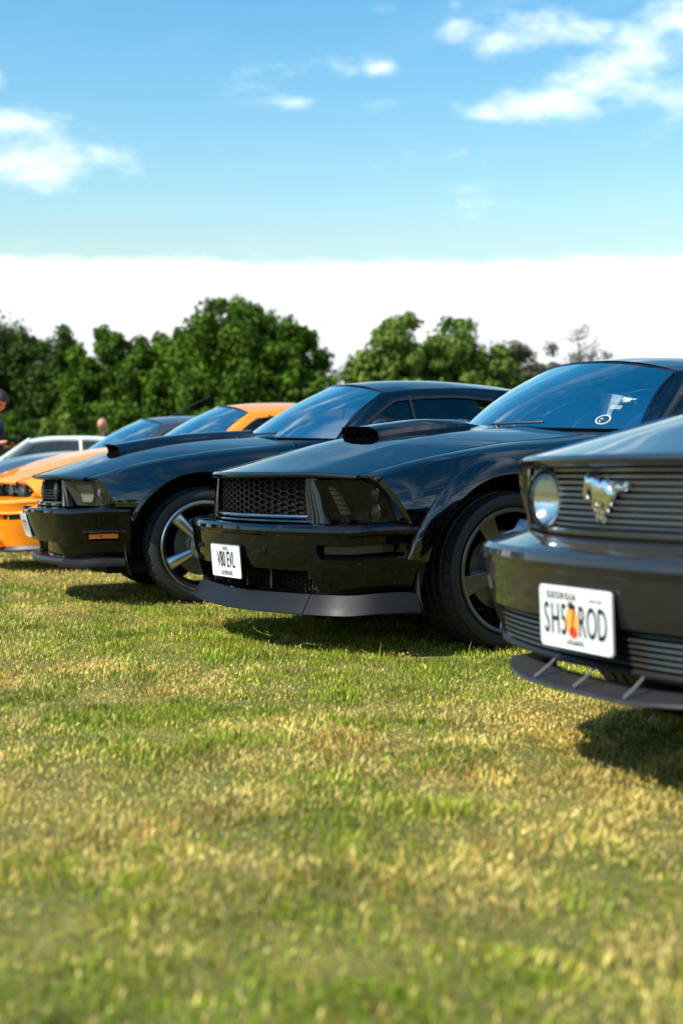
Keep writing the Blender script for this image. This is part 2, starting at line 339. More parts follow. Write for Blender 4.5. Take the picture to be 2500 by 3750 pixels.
def hexmesh(mb, y0, y1, z0, z1, py, pz, th, fn, dep=.014):
    ix = int((y1 - y0) / (py / 2)) + 2; iz = int((z1 - z0) / pz) + 2
    for i in range(ix):
        for j in range(iz):
            cy = y0 + i * py / 2; cz = z0 + (j + (.5 if i % 2 else 0)) * pz
            pts = [(py / 3, 0), (py / 6, pz / 2), (-py / 6, pz / 2), (-py / 3, 0), (-py / 6, -pz / 2), (py / 6, -pz / 2)]
            if cy - py / 3 < y0 - .03 or cy + py / 3 > y1 + .03 or cz - pz / 2 < z0 - .006 or cz + pz / 2 > z1 + .006: continue
            cl = lambda a, lo, hi: min(hi, max(lo, a))
            o = [(cl(cy + a, y0, y1), cl(cz + b, z0, z1)) for a, b in pts]; q = [(cl(cy + a * (1 - th), y0, y1), cl(cz + b * (1 - th), z0, z1)) for a, b in pts]
            v = [fn(a, b, 0) for a, b in o] + [fn(a, b, 0) for a, b in q] + [fn(a, b, dep) for a, b in q]
            mb.add(v, [(k, (k + 1) % 6, 6 + (k + 1) % 6, 6 + k) for k in range(6)] + [(6 + k, 6 + (k + 1) % 6, 12 + (k + 1) % 6, 12 + k) for k in range(6)])

def make_wheel(root, s, y, side, st):
    """alloy wheel with tyre; built with its outer face towards +Y"""
    rr, tr, wd = st['rim'], st['tyre'], st['width']
    mb = MB()
    lip = [(rr, -.004), (rr + .002, .004), (rr - .004, .008), (rr - .016, .004), (rr - .019, -.004)]
    mb.lathe_y(lip, 72, m=0)
    mb.lathe_y([(rr - .019, -.004), (rr - .026, -.02), (rr - .034, -.06), (rr - .05, -.10), (rr - .045, -.16), (rr - .02, -.215), (rr, -.225)], 60, m=1)
    mb.lathe_y([(.0, -.012), (.034, -.012), (.036, -.016), (.037, -.022)], 32, m=0)
    mb.lathe_y([(.037, -.022), (.085, -.028), (.095, -.045), (.09, -.09)], 40, m=2)
    w = mb.build('wheel', [M_LIPA if st['kind'] != 'flat' else mat('dark_rim_lip', (.11, .11, .11), rough=.3, metal=1), M_BLKALLOY if st['kind'] == 'flat' else M_DISC, M_BLKALLOY if st['kind'] == 'flat' else M_ALLOY], root, car=False)
    w.location = (-s, y * side, tr); w.rotation_euler = (0, 0, 0 if side > 0 else math.pi)
    h = tr - rr; n = 216
    prof = [(rr - .012, -.018), (rr + .004, -.004), (rr + .012, .006), (rr + .30 * h, .015), (rr + .55 * h, .016), (rr + .78 * h, .008), (tr - .014, -.008), (tr - .006, -.022), (tr - .002, -.040), (tr - .009, -.043), (tr - .009, -.052), (tr - .0005, -.055), (tr, -.095), (tr - .009, -.098), (tr - .009, -.108), (tr, -.111), (tr, -.150), (tr - .009, -.153), (tr - .009, -.163), (tr - .0005, -.166), (tr - .003, -wd + .03), (tr - .016, -wd + .008), (rr + .5 * h, -wd - .012), (rr, -wd + .02)]
    def md(j, i):
        return -.006 if (j % 6 == 0 and 6 <= i <= 8) else (-.003 if (j % 12 == 3 and 10 < i < 14) else 0)
    mb = MB(); mb.lathe_y(prof, n, mod=md); mb.build('tyre', M_RUB, w, car=False, sharp=28)
    for k in range(5):
        a = R(st['ang'] + 72 * k); ca, sa = math.cos(a), math.sin(a)
        # the wheel is seen from outside (+Y looking back), so image-right is -X for the left side
        fn = lambda r, t, d: (-(r * ca - t * sa), d, r * sa + t * ca)
        mb = MB()
        if st['kind'] == 'flat':
            rs = [(.05, .026, -.030), (.10, .028, -.026), (.16, .033, -.018), (.21, .039, -.012), (rr - .020, .046, -.008)]
            rows = [[fn(r, -w_ - .004, d - .055), fn(r, -w_, d - .003), fn(r, -w_ + .003, d), fn(r, w_ - .003, d), fn(r, w_, d - .003), fn(r, w_ + .004, d - .055)] for r, w_, d in rs]
            for j, mi in ((0, 1), (1, 0), (2, 0), (3, 0), (4, 1)): mb.grid([row[j:j + 2] for row in rows], m=mi)
            mb.build('spoke', [M_GUN, M_BLKALLOY], w, car=False, sharp=25)
        else:
            rs = [(.045, .020, -.030), (.09, .023, -.030), (.14, .030, -.033), (.19, .038, -.038), (rr - .03, .046, -.045), (rr - .02, .048, -.050)]
            rows = [[fn(r, w_ * math.cos(q), d - .02 + w_ * .75 * math.sin(q)) for q in [2 * math.pi * j / 16 for j in range(16)]] for r, w_, d in rs]
            mb.grid(rows, cv=True); mb.build('spoke', M_ALLOY, w, car=False)
    for k in range(5):
        a = R(st['ang'] + 36 + 72 * k); c = (-.058 * math.cos(a), -.016, .058 * math.sin(a)); mb = MB(); mb.tube([(c[0], -.035, c[2]), (c[0], -.014, c[2]), (c[0], -.010, c[2])], [.0105, .0105, .006], 10)
        mb.build('lug_nut', M_CHROME if st['kind'] != 'flat' else M_GUN, w, car=False)
    mb = MB(); mb.lathe_y([(.07, -.075), (.172, -.075), (.176, -.080), (.176, -.10), (.07, -.10)], 48)
    for k in range(24):
        a = 2 * math.pi * k / 24; r = .11 + .045 * (k % 3) / 2; mb.lathe_y([(0, -.0745), (.005, -.0745)], 6, c=(r * math.cos(a), 0, r * math.sin(a)), m=1)
    mb.build('brake_disc', [M_DISC, M_SHUT], w, car=False)
    mb = MB(); rows = []
    for k in range(9):
        a = R(150 + 60 * k / 8)
        rows.append([(r * math.cos(a) * (1 if side > 0 else -1), d, r * math.sin(a)) for r, d in ((.115, -.062), (.13, -.052), (.19, -.052), (.196, -.065), (.196, -.12), (.115, -.12))])
    mb.grid(rows, cv=True); mb.build('brake_caliper', M_PLAST if st['kind'] == 'flat' else M_DISC, w, car=False)
    return w

def build_car(c):
    root = empty('parked_car', (c['x'], c['y'], 0), math.pi + R(c['phi'])); tag(root, c['label'], 'car', 'cars parked in a row on the grass')
    Z = c.get('zo', 0.); PT = c['paint']; HD = c.get('hd', 0.)            # body lift, paint, hood front drop
    def put(mb, name, mats, parent=None, **k):
        mb.v = [(a, b, d + Z) for a, b, d in mb.v]; return mb.build(name, mats, parent or root, **k)
    # ---- plan curve of the bumper
    pl = c.get('plan', [(0, 0), (.2, .012), (.4, .048), (.55, .091), (.65, .130), (.73, .180), (.79, .240), (.83, .300), (.865, .380), (.885, .440), (.897, .505)])
    tt = np.concatenate([[0], np.cumsum([math.hypot(pl[i+1][0]-pl[i][0], pl[i+1][1]-pl[i][1]) for i in range(len(pl)-1)])])
    tq = np.linspace(0, tt[-1], 600); Yd = pch(tt, [p[0] for p in pl])(tq); Sd = pch(tt, [p[1] for p in pl])(tq)
    gy, gs_ = np.gradient(Yd), np.gradient(Sd); gl = np.hypot(gy, gs_); gy, gs_ = gy / gl, gs_ / gl
    prof = sorted(c['prof']); pz = [p[0] for p in prof]; pd = [p[1] for p in prof]
    def dz(z): return float(np.interp(z, pz, pd))
    def BP(y, z, d=None, e=0.):
        a = abs(y); d = (dz(z) if d is None else d) + e
        return (float(np.interp(a, Yd, Sd) + np.interp(a, Yd, gy) * d), math.copysign(a - float(np.interp(a, Yd, gs_)) * d, y if y else 1), z + c.get('rise', .012) * sm((a - .74) / .14))
    HL = lambda y: .06 + c.get('nose', .45) * y * y
    GS = lambda y: HL(y) + .045
    LZ = c['ledge']
    # ---- hood
    def hood(u, y):
        a = abs(y); q = a / .704; s = lerp(HL(y), 1.36 + .11 * q * q, u); d = HD * (1 - u) ** 2
        zc = ZCN(u) + d; ze = zT(.28 + 1.19 * u) + d; yb = lerp(.47, .36, u)
        if a <= yb: h = 1 - .33 * sm(a / yb * 1.02 - .02) * sm(u / .25)
        else:
            t = (a - yb) / (.704 - yb); h = (1 - .33 * sm(u / .25)) * (1 - t) * (1 + .22 * t)
        return (s, y, ze + (zc - ze) * h)
    ZCN = pch([0, .1, .25, .43, .57, .72, .87, 1], [.768, .803, .862, .925, .957, .981, .997, 1.006])
    us = [.006, .012] + [((k + 1) / 36) ** 1.15 for k in range(36)]
    def cols(u):
        yb = lerp(.47, .36, u); P_ = [yb * k / 9 for k in range(1, 9)] + [yb - .004, yb + .004] + [lerp(yb, .6975, k / 7) for k in range(1, 8)]
        return [-p for p in reversed(P_)] + [0.] + P_
    rows = []
    for ds, dzz in ((.06, -.031), (.014, -.0235), (.003, -.016), (0, -.008), (.0035, -.0022)):
        rows.append([(lambda p: (p[0] + ds, p[1], p[2] + dzz))(hood(0, y)) for y in cols(0)])
    for u in us: rows.append([hood(u, y) for y in cols(u)])
    rows.append([(p[0] + .004, p[1], p[2] - .012) for p in rows[-1]])
    mb = MB(); mb.grid(rows); ho = put(mb, 'hood', PT, sharp=40)
    for sg in (1, -1):
        mb = MB(); mb.grid([[(s, sg * yy, zT(s) - dd_ + HD * (1 - (s - .28) / 1.19) ** 2) for yy, dd_ in ((.688, .012), (.7025, .010), (.718, .012))] for s in np.linspace(.285, 1.47, 24)]); put(mb, 'hood_gap', M_SHUT, ho)
    # washer jets
    for sg in (1, -1):
        mb = MB(); p = hood(.93, sg * .30); mb.tube([(p[0], p[1], p[2] - .004), (p[0], p[1], p[2] + .009), (p[0] + .01, p[1], p[2] + .012)], [.014, .011, .004], 8); put(mb, 'washer_jet', M_PLAST, ho)
    # ---- hood scoop
    if c.get('scoop'):
        s0, s1, w, kk = c['scoop']; top = pch([a for a, b in kk], [b for a, b in kk]); rows = []
        def hz(s, y): return hood(min(.99, max(0, (s - HL(y)) / (1.36 - HL(y)))), y)[2]
        for k in range(25):
            s = lerp(s0, s1, k / 24); ww = w * (1 - .10 * (k / 24)); t = top(s); e = sm((s1 - s) / .10) * (1 if not c.get('blunt') else 1)
            b = hz(s, ww) - .004; t = max(b + .002, lerp(b + .002, t, e)) if not c.get('blunt') else t
            sec = [(-ww - .022, b), (-ww - .014, lerp(b, t, .5)), (-ww + .004, t - .010), (-ww + .022, t - .001), (-ww * .5, t + .004), (0, t + .006), (ww * .5, t + .004), (ww - .022, t - .001), (ww - .004, t - .010), (ww + .014, lerp(b, t, .5)), (ww + .022, b)]
            rows.append([(s - .05 * (1 - (y / ww) ** 2) * (k == 0), y, z) for y, z in sec])
        mb = MB(); mb.grid(rows)
        if c.get('blunt'): mb.grid([rows[-1], [(s1 + .01, y, hz(s1, abs(y)) - .004) for s, y, z in rows[-1]]])
        sc = put(mb, 'hood_scoop', PT, ho, sharp=28)
        r0 = rows[0]; cz = sum(p[2] for p in r0) / len(r0)
        inn = [(p[0] + .004, p[1] * .93, cz + (p[2] - cz) * .78) for p in r0]; deep = [(p[0] + .05, p[1] * .9, p[2]) for p in inn]
        mb = MB(); mb.grid([r0, inn, deep], cv=True); mb.add(deep, [tuple(range(len(deep)))])
        t0 = top(s0); b0 = hz(s0, 0)
        if c.get('scoop_mesh', True): hexmesh(mb, -w * .86, w * .86, b0 + .012, t0 - .010, .05, .0165, .22, lambda y, z, d: (s0 - .03 * (1 - (y / w) ** 2) + .016 + d, y, z), .01)
        put(mb, 'scoop_mouth', mat('scoop_plastic', (.002, .002, .0022), rough=.6, spec=.12), ho)
    # ---- front wings, doors, rear wings, flares
    def lower_strip(mb, stations, zbot, sg, slant=False, nv=14):
        rows = []
        for s0, zb in zip(stations, zbot):
            row = []
            for k in range(nv + 1):
                v = k / nv; s = s0 + (.098 * v * max(0., 1 - (s0 - .34) / .2) ** 2 if slant else 0); z = lerp(zC(s) if k == 0 else zC(s0), zb, v); hd = HD * max(0, 1 - (s - .28) / 1.1) ** 2 * (1 - v) 
                row.append((s, sg * yside(s, z), z + hd))
            rows.append(row)
        mb.grid(rows); return rows
    def upper_strip(mb, ss, sg, front=False):
        rows = []
        for s in ss:
            sT = lerp(.28, s, (s - .34) / 1.18) if front and s < 1.52 else s
            sT = s - .06 * max(0., 1 - (s - .34) / 1.1) if front else s
            hdT = HD * max(0, 1 - (sT - .28) / 1.19) ** 2; hdC = HD * max(0, 1 - (s - .28) / 1.1) ** 2
            a = (sT, yT(sT), zT(sT) + hdT); b = (s, yC(s), zC(s) + hdC); row = []
            for k in range(7):
                t = k / 6; row.append((lerp(a[0], b[0], t), sg * lerp(a[1], b[1], t), lerp(a[2], b[2], t) + .010 * math.sin(t * math.pi) * (1 if s > .5 else (s - .34) / .16)))
            rows.append([(row[0][0], row[0][1] - sg * .001, row[0][2] - .012)] + row)
        mb.grid(rows); return rows
    SEAM = LZ
    th = [math.acos(max(-1, min(1, 1 - 2 * k / 40))) for k in range(41)]
    fst = list(np.linspace(.34, .54, 9)) + [SW - AR_A * math.cos(t) for t in th if SW - AR_A * math.cos(t) > .545] + [1.4085, 1.45, 1.52]
    fzb = [(SEAM if s < SW and arch(s, SW) < SEAM else arch(s, SW)) if abs(s - SW) <= AR_A and s < 1.4081 else (SEAM if s < SW else .20) for s in fst]
    yo_ = pch(*c['lamp_out']); yi_ = pch(*c['lamp_in']); lz0, lz1 = c['lamp_z']
    def LP(y, z, e=0.): return (HL(y) + .035 + e + .10 * max(0, abs(y) - .6) ** 1.5 + c.get('lamp_lean', .05) * (z - lz0), y, z)
    for sg in (1, -1):
        mb = MB(); up = upper_strip(mb, list(np.linspace(.34, .6, 8)) + list(np.linspace(.66, 1.52, 14)), sg, True)
        lo = lower_strip(mb, fst, fzb, sg, True)
        # flange that closes the wing against the headlamp
        fl = [up[0][k] for k in range(2, 7)] + lo[0]
        lamp_edge = []
        for i, p in enumerate(fl):
            z = min(lz1, max(lz0, p[2] - .012)); t = i / (len(fl) - 1); y = yo_(z) if i >= 5 else lerp(.69, yo_(lz1), i / 5)
            lamp_edge.append(LP(sg * (y + .004), z if i >= 5 else lz1, .0))
        mid = [tuple(lerp(a[k], b[k], .45) + ((-.008 if k == 0 else 0)) for k in range(3)) for a, b in zip(fl, lamp_edge)]
        deep = [(q[0] + .04, q[1], q[2]) for q in lamp_edge]
        mb.grid([fl, mid, lamp_edge, deep])
        put(mb, 'front_wing', PT, sharp=26)
        # wheel arch flare
        fw, fr = c.get('flare', (.030, .005)); rows = []
        for k in range(49):
            a = R(lerp(c.get('flare_a0', 20), 178, k / 48)); row = []
            for e, dy in ((0., -.075), (-.002, -.004), (.0, fr), (.004, fr + .0035), (fw * .35, fr + .006), (fw * .7, fr + .004), (fw - .005, fr * .85), (fw, fr * .45), (fw + .001, -.006)):
                s = SW - (AR_A + e) * math.cos(a); z = AR_Z + (AR_B + e) * math.sin(a); zz = max(.26, z)
                row.append((s, sg * (yside(max(.42, s), zz) + dy - .010 * sm((.50 - s) / .1)), z))
            rows.append(row)
        mb = MB(); mb.grid(rows); put(mb, 'wheel_arch_flare', PT, sharp=24)
        mb = MB(); rows = []
        for k in range(25):
            a = R(lerp(-22, 202, k / 24)); rows.append([(SW - .47 * math.cos(a), sg * yy, AR_Z + .455 * math.sin(a)) for yy in (.86, .70, .54)] + [(SW - .2 * math.cos(a), sg * .54, AR_Z + .2 * math.sin(a))])
        mb.grid(rows); put(mb, 'wheel_arch_liner', M_SHUT)
        # door
        mb = MB(); ds = list(np.linspace(1.526, 2.94, 12)); upper_strip(mb, ds, sg); lower_strip(mb, ds, [.20] * 12, sg, nv=10); do = put(mb, 'door', PT, sharp=26)
        mb = MB(); mb.tube([(2.66, sg * .905, .80), (2.70, sg * .925, .803), (2.82, sg * .925, .803), (2.86, sg * .905, .80)], .011, 8); put(mb, 'door_handle', PT, do)
        # mirror
        mb = MB(); mb.ball((1.98, sg * .99, 1.015), (.055, .115, .065), 16, 10); mb.tube([(1.96, sg * .80, .965), (1.97, sg * .90, .985)], [.03, .025], 8); mi = put(mb, 'door_mirror', c.get('mirror', PT), do)
        mb = MB(); mb.lathe_y([(0, 0), (.05, 0)], 16); mb.v = [(2.034, sg * .99 + a * 1.8, 1.015 + d) for a, b, d in mb.v]; put(mb, 'mirror_glass', M_CHROME, mi)
        # rear wing
        rs = list(np.linspace(2.946, SW2 - AR_A - .001, 6)) + [SW2 - AR_A * math.cos(t) for t in th[::2]] + [SW2 + AR_A + .001] + list(np.linspace(SW2 + AR_A + .05, 4.55, 5))
        rz = [.20 if abs(s - SW2) > AR_A + .0005 else arch(s, SW2) for s in rs]
        mb = MB(); upper_strip(mb, rs, sg); lower_strip(mb, rs, rz, sg, nv=10); put(mb, 'rear_wing', PT, sharp=26)
        mb = MB(); rows = []
        for k in range(17):
            a = R(lerp(-22, 202, k / 16)); rows.append([(SW2 - .465 * math.cos(a), sg * yy, AR_Z + .45 * math.sin(a)) for yy in (.87, .54)] + [(SW2 - .2 * math.cos(a), sg * .54, AR_Z + .2 * math.sin(a))])
        mb.grid(rows); put(mb, 'wheel_arch_liner', M_SHUT)
    # ---- tail
    mb = MB(); rows = []
    for s in np.linspace(3.97, 4.60, 8): rows.append([(s + .05 * (1 - abs(q) ** 2), q * yT(min(s, 4.55)), zT(min(s, 4.55)) + .035 * (1 - q * q) + .02 * sm((s - 4.4) / .2)) for q in np.linspace(-1, 1, 13)])
    mb.grid(rows); put(mb, 'boot_lid', PT)
    mb = MB(); rows = []
    for z, k, o in ((.985, .86, .05), (.93, .93, .10), (.80, 1.0, .12), (.62, 1.0, .14), (.50, 1.0, .19), (.36, .99, .18), (.24, .96, .10)):
        rows.append([(4.52 + o * (1 - abs(q) ** 4) + .06 * (1 - q * q), q * .80 * k, z) for q in np.linspace(-1, 1, 17)])
    mb.grid(rows); rb = put(mb, 'rear_bumper', PT)
    for sg in (1, -1):
        mb = MB(); mb.grid([[(4.52 + .12 * (1 - (abs(y) / .8) ** 4) + .06 * (1 - (y / .8) ** 2) + .006, sg * y, z) for z in (.76, .92)] for y in np.linspace(.36, .70, 8)]); put(mb, 'tail_lamp', mat('red_lens', (.5, .01, .01), rough=.15, coat=.6), rb)
    # ---- floor and dark innards, so that no light leaks through the shell
    mb = MB(); mb.box((2.45, 0, .205), (2.05, .70, .03)); mb.box((.95, 0, .46), (.55, .50, .24)); mb.box((2.4, 0, .42), (.95, .70, .19)); mb.box((3.9, 0, .6), (.6, .52, .28))
    for sg in (1, -1): mb.box((2.31, sg * .80, .22), (.86, .08, .05))
    put(mb, 'underbody', M_SHUT)
    # ---- greenhouse
    def WS(v, q):
        b = (1.42 + .38 * q * q, .725 * q, .983 - .018 * q * q); t = (2.03 + .12 * q * q, .592 * q, 1.338 - .076 * q * q)
        k = math.sin(math.pi * v); return (lerp(b[0], t[0], v) - .014 * k, lerp(b[1], t[1], v), lerp(b[2], t[2], v) + .020 * k)
    mb = MB(); mb.grid([[WS(v, q) for q in np.linspace(-1, 1, 21)] for v in np.linspace(0, 1, 11)]); ws = put(mb, 'windscreen', M_GLASS)
    mb = MB()
    e = [WS(0, q) for q in np.linspace(-1, 1, 21)] + [WS(v, 1) for v in np.linspace(0.1, 1, 9)] + [WS(1, q) for q in np.linspace(.9, -1, 20)] + [WS(v, -1) for v in np.linspace(.9, .1, 9)]
    cen = Vector((1.74, 0, 1.16)); ins = [tuple(Vector(p) + ((cen - Vector(p)).normalized() * .03) + Vector((-.003, 0, .002))) for p in e]; e2 = [(p[0] - .004, p[1], p[2] + .003) for p in e]
    mb.grid([e2, ins], cv=True); put(mb, 'windscreen_seal', M_GLOSSP, ws)
    for sg in (-1, 1):
        mb = MB(); a, b = WS(.05, .15 + sg * .35), WS(.10, -.75 + (.55 if sg < 0 else .9)); mb.tube([(a[0] - .02, a[1], a[2] + .012), tuple(Vector(WS(.03, .15 + sg * .35 - .35)) + Vector((-.015, 0, .012))), tuple(Vector(WS(.02, .15 + sg * .35 - .75)) + Vector((-.015, 0, .010)))], .007, 6); put(mb, 'wiper', M_PLAST, ws)
    mb = MB(); mb.grid([[(1.364 + .11 * (abs(y) / .704) ** 2, y, lerp(.985, .932, (abs(y) / .704) ** 2)), (1.40 + .14 * (y / .704) ** 2, y, .965 - .02 * (y / .7) ** 2), (1.44 + .38 * (y / .70) ** 2, y, .972 - .018 * (y / .70) ** 2)] for y in np.linspace(-.704, .704, 23)]); put(mb, 'cowl_panel', M_PLAST)
    mb = MB(); rows = []
    for t in np.linspace(0, 1, 16):
        row = []
        for q in np.linspace(-1, 1, 19):
            s = lerp(2.03 + .12 * q * q, 3.20 + .12 * q * q, t); ze, zc = zRe(s), zRc(s); yr = gside(s, zRe(max(2.15, s))); row.append((s, q * (yr if t > 0 else .592 + (yr - .592) * abs(q)), ze + (zc - ze) * (1 - abs(q) ** 2.4) + (0 if abs(q) < 1 else .0)))
        rows.append(row)
    mb.grid(rows); put(mb, 'roof', c.get('roof', PT))
    mb = MB(); rows2 = [[tuple(lerp(p[k], w_[k], v) + (.02 * math.sin(math.pi * v) if k == 2 else 0) for k in range(3)) for p, w_ in zip(rows[-1], [(3.99 + .05 * (1 - q * q), q * .64, 1.015 + .02 * (1 - q * q)) for q in np.linspace(-1, 1, 19)])] for v in np.linspace(0, 1, 7)]
    mb.grid(rows2); put(mb, 'rear_screen', M_TINT)
    for sg in (1, -1):
        mb = MB(); mb.grid([[WS(v, sg), (lambda a: (a[0], sg * lerp(abs(a[1]), gside(a[0], a[2]), .5) , a[2] + .008))((lerp(1.80, 2.15, v), WS(v, sg)[1], lerp(.964, 1.262, v))), (lerp(1.80, 2.15, v), sg * gside(lerp(1.80, 2.15, v), lerp(.964, 1.262, v)), lerp(.964, 1.262, v))] for v in np.linspace(0, 1, 9)])
        n1, n2, n3, n4 = 9, 15, 9, 17
        L3 = lambda a, b, n: [(lerp(a[0], b[0], k / n), lerp(a[1], b[1], k / n)) for k in range(n)]
        out = L3((1.80, .964), (2.15, 1.262), n1) + [(s, zRe(s)) for s in np.linspace(2.15, 3.30, n2 + 1)[:-1]] + L3((3.30, 1.252), (3.98, 1.015), n3) + [(s, zT(s) + .002) for s in np.linspace(3.96, 1.82, n4)]
        we = c.get('win_end', 2.95)
        tip = [(we, 1.215), (we + .05, 1.19), (we + .09, 1.15), (we + .11, 1.10), (we + .10, 1.05), (we + .06, 1.015), (we + .02, 1.007), (we - .03, 1.004), (we - .1, 1.003)]
        inn = L3((1.875, .985), (2.185, 1.212), n1) + [(s, zRe(s) - .050 - .014 * sm((s - we + .35) / .35)) for s in np.linspace(2.205, we, n2 + 1)[:-1]] + tip + [(s, zT(s) + .022) for s in np.linspace(we - .15, 1.89, n4)]
        g3 = lambda p, e=0.: (p[0], sg * (gside(p[0], p[1]) + e), p[1])
        mid = [(lerp(a[0], b[0], .6), lerp(a[1], b[1], .6)) for a, b in zip(out, inn)]
        mb.grid([[g3(p) for p in out], [g3(p, .004) for p in mid], [g3(p, .001) for p in inn]], cv=True); pi = put(mb, 'cabin_pillars', PT, sharp=35)
        cx, cz_ = 2.45, 1.10; ins = [(p[0] + (cx - p[0]) * .035, p[1] + (cz_ - p[1]) * .10) for p in inn]
        mb = MB(); mb.grid([[g3(p, .003) for p in inn], [g3(p, .004) for p in ins], [g3(p, -.004) for p in ins]], cv=True); put(mb, 'window_seal', M_PLAST, pi)
        nt_ = n1 + n2 + n3; topc = ins[:nt_]; xs = np.linspace(ins[0][0] + .01, we + .06, 26)
        tx = [p[0] for p in topc]; order = np.argsort(tx); tx2 = np.array(tx)[order]; tz2 = np.array([p[1] for p in topc])[order]
        gp = []
        for x in xs: 
            zt = float(np.interp(x, tx2, tz2)); zb = zT(x) + .03; gp.append([g3((x, lerp(zb, max(zb + .001, zt), k / 5)), -.006) for k in range(6)])
        mb = MB(); mb.grid(gp); sg_o = put(mb, 'side_window', M_TINT, pi)
        sx = c.get('win_seam', 2.31); mb = MB(); mb.grid([[g3((sx + k * .009 + .02 * (z - 1.1), z), .0052) for k in (-1, 1)] for z in np.linspace(.99, zRe(sx) - .035, 8)]); put(mb, 'window_divider', M_PLAST, pi)
    # ---- cabin
    mb = MB(); mb.grid([[(s, y, z - .03 * (y / .7) ** 2) for y in np.linspace(-.68, .68, 9)] for s, z in ((1.44, .955), (1.7, .955), (1.88, .945), (1.95, .90), (1.95, .62))]); mb.box((2.05, .36, .93), (.13, .17, .03)); put(mb, 'dashboard', M_CABIN)
    mb = MB(); rows = []
    for k in range(25):
        a = 2 * math.pi * k / 24; rows.append([(2.14 + .05 * math.sin(a) + .016 * math.cos(b), .36 + (.18 + .016 * math.cos(b)) * math.cos(a), .90 + (.17 + .016 * math.cos(b)) * math.sin(a) + .016 * math.sin(b)) for b in [2 * math.pi * j / 8 for j in range(8)]])
    mb.grid(rows, cv=True); mb.box((2.14, .36, .90), (.015, .17, .02)); put(mb, 'steering_wheel', M_CABIN)
    for sg in (1, -1):
        mb = MB(); rows = []
        for z, w_, d, so_ in ((.42, .24, .06, 2.50), (.60, .25, .07, 2.54), (.80, .24, .06, 2.60), (.95, .20, .05, 2.64), (.99, .12, .035, 2.65)):
            rows.append([(so_ + d * math.sin(a), sg * .36 + w_ * math.copysign(abs(math.cos(a)) ** .6, math.cos(a)), z) for a in [2 * math.pi * j / 16 for j in range(16)]])
        mb.grid(rows, cv=True); mb.box((2.36, sg * .36, .48), (.22, .24, .06)); se = put(mb, 'seat', M_SEAT)
        mb = MB(); mb.ball((2.67, sg * .36, 1.085), (.05, .125, .085), 14, 8); mb.box((2.66, sg * .36, 1.0), (.012, .05, .05)); put(mb, 'headrest', M_SEAT, se)
    mb = MB(); mb.box((2.03, 0, 1.25), (.015, .11, .035)); put(mb, 'rear_view_mirror', M_CABIN)
    # ---- bumper
    dents = c.get('dents', []); ycols = {0., .1, .2, .3, .4, .48, .56, .62, .68, .73, .77, .80, .825, .85, .866, .878, .886, .892, .897}; zr = set(pz)
    for (y0, y1, z0, z1, dep, lowz) in dents:
        ycols |= {y for y in (y0 - .012, y0, y1, min(.897, y1 + .012)) if y > 0}; zr |= {z1 + .004, z1, z0, z0 - lowz}
    yl = sorted(ycols); yl = [-y for y in reversed(yl) if y > 0] + yl; zl = sorted(zr, reverse=True)
    def bpt(y, z):
        a = abs(y); d = dz(z)
        for (y0, y1, z0, z1, dep, lowz) in dents:
            if y0 - 1e-6 <= a <= y1 + 1e-6 and z0 - 1e-6 <= z <= z1 + 1e-6: d = max(d, dep)
        p = BP(y, z, d); w = c.get('warp')
        if w and z < w[1]: p = (p[0], p[1] + math.copysign(w[2] * (w[1] - z) * math.exp(-((a - w[0]) / .09) ** 2), y), p[2])
        return p
    rows = []
    for y in yl:
        a = abs(y); w = sm((a - .80) / .085); q0 = (GS(y) + .012, y, LZ); q1 = BP(y, LZ, .004); top_ = tuple(lerp(q0[k], q1[k], w) for k in range(3)); top_ = (top_[0], top_[1], LZ + c.get('rise', .012) * sm((a - .74) / .14))
        m0 = BP(y, zl[0]); midp = tuple(lerp(top_[k], m0[k], .6) for k in range(3)); midp = (midp[0], midp[1], midp[2] - .003)
        rows.append([top_, midp] + [bpt(y, z) for z in zl] + [(lambda p: (p[0] + .10, p[1] * .97, p[2] + .002))(bpt(y, zl[-1]))])
    mb = MB(); mb.grid(rows); bu = put(mb, 'front_bumper', {M_BLACK: M_BLACK_DIM, M_GREY: M_GREY_DIM}.get(PT, PT), sharp=26)  # black and grey bumpers take the dimmed copy of the body paint
    c['BP'] = BP; c['GS'] = GS; c['HL'] = HL; c['LP'] = LP; c['put'] = put; c['hood'] = hood; c['root'] = root; c['bumper'] = bu; c['hood_o'] = ho; c['WS'] = WS; c['ws'] = ws
    # ---- grille backing
    mb = MB(); mb.grid([[(GS(y) + .06, y, z) for z in np.linspace(LZ - .01, .745 + HD, 3)] for y in np.linspace(-.66, .66, 21)]); put(mb, 'grille_backing', M_SHUT)
    # ---- headlamps
    for sg in (1, -1):
        zz = np.linspace(lz0, lz1, 11); nb = 11
        pan = [[LP(sg * lerp(yi_(z), yo_(z), k / nb), z) for k in range(nb + 1)] for z in zz]
        bk = [[(lambda p: (p[0] + .075, p[1], p[2]))(LP(sg * lerp(yi_(z), yo_(z), k / nb), z)) for k in range(nb + 1)] for z in zz]
        mb = MB(); mb.grid(bk); rim = [p for p in pan[0]] + [r[-1] for r in pan[1:]] + list(reversed(pan[-1][:-1])) + [r[0] for r in reversed(pan[1:-1])]; rimb = [(p[0] + .075, p[1], p[2]) for p in rim]
        mb.grid([rim, rimb], cv=True); hl = put(mb, 'headlamp', c.get('lamp_house', M_GLOSSP))
        mb = MB(); mb.grid(pan); put(mb, 'lens', c.get('lens', M_SMOKE), hl)
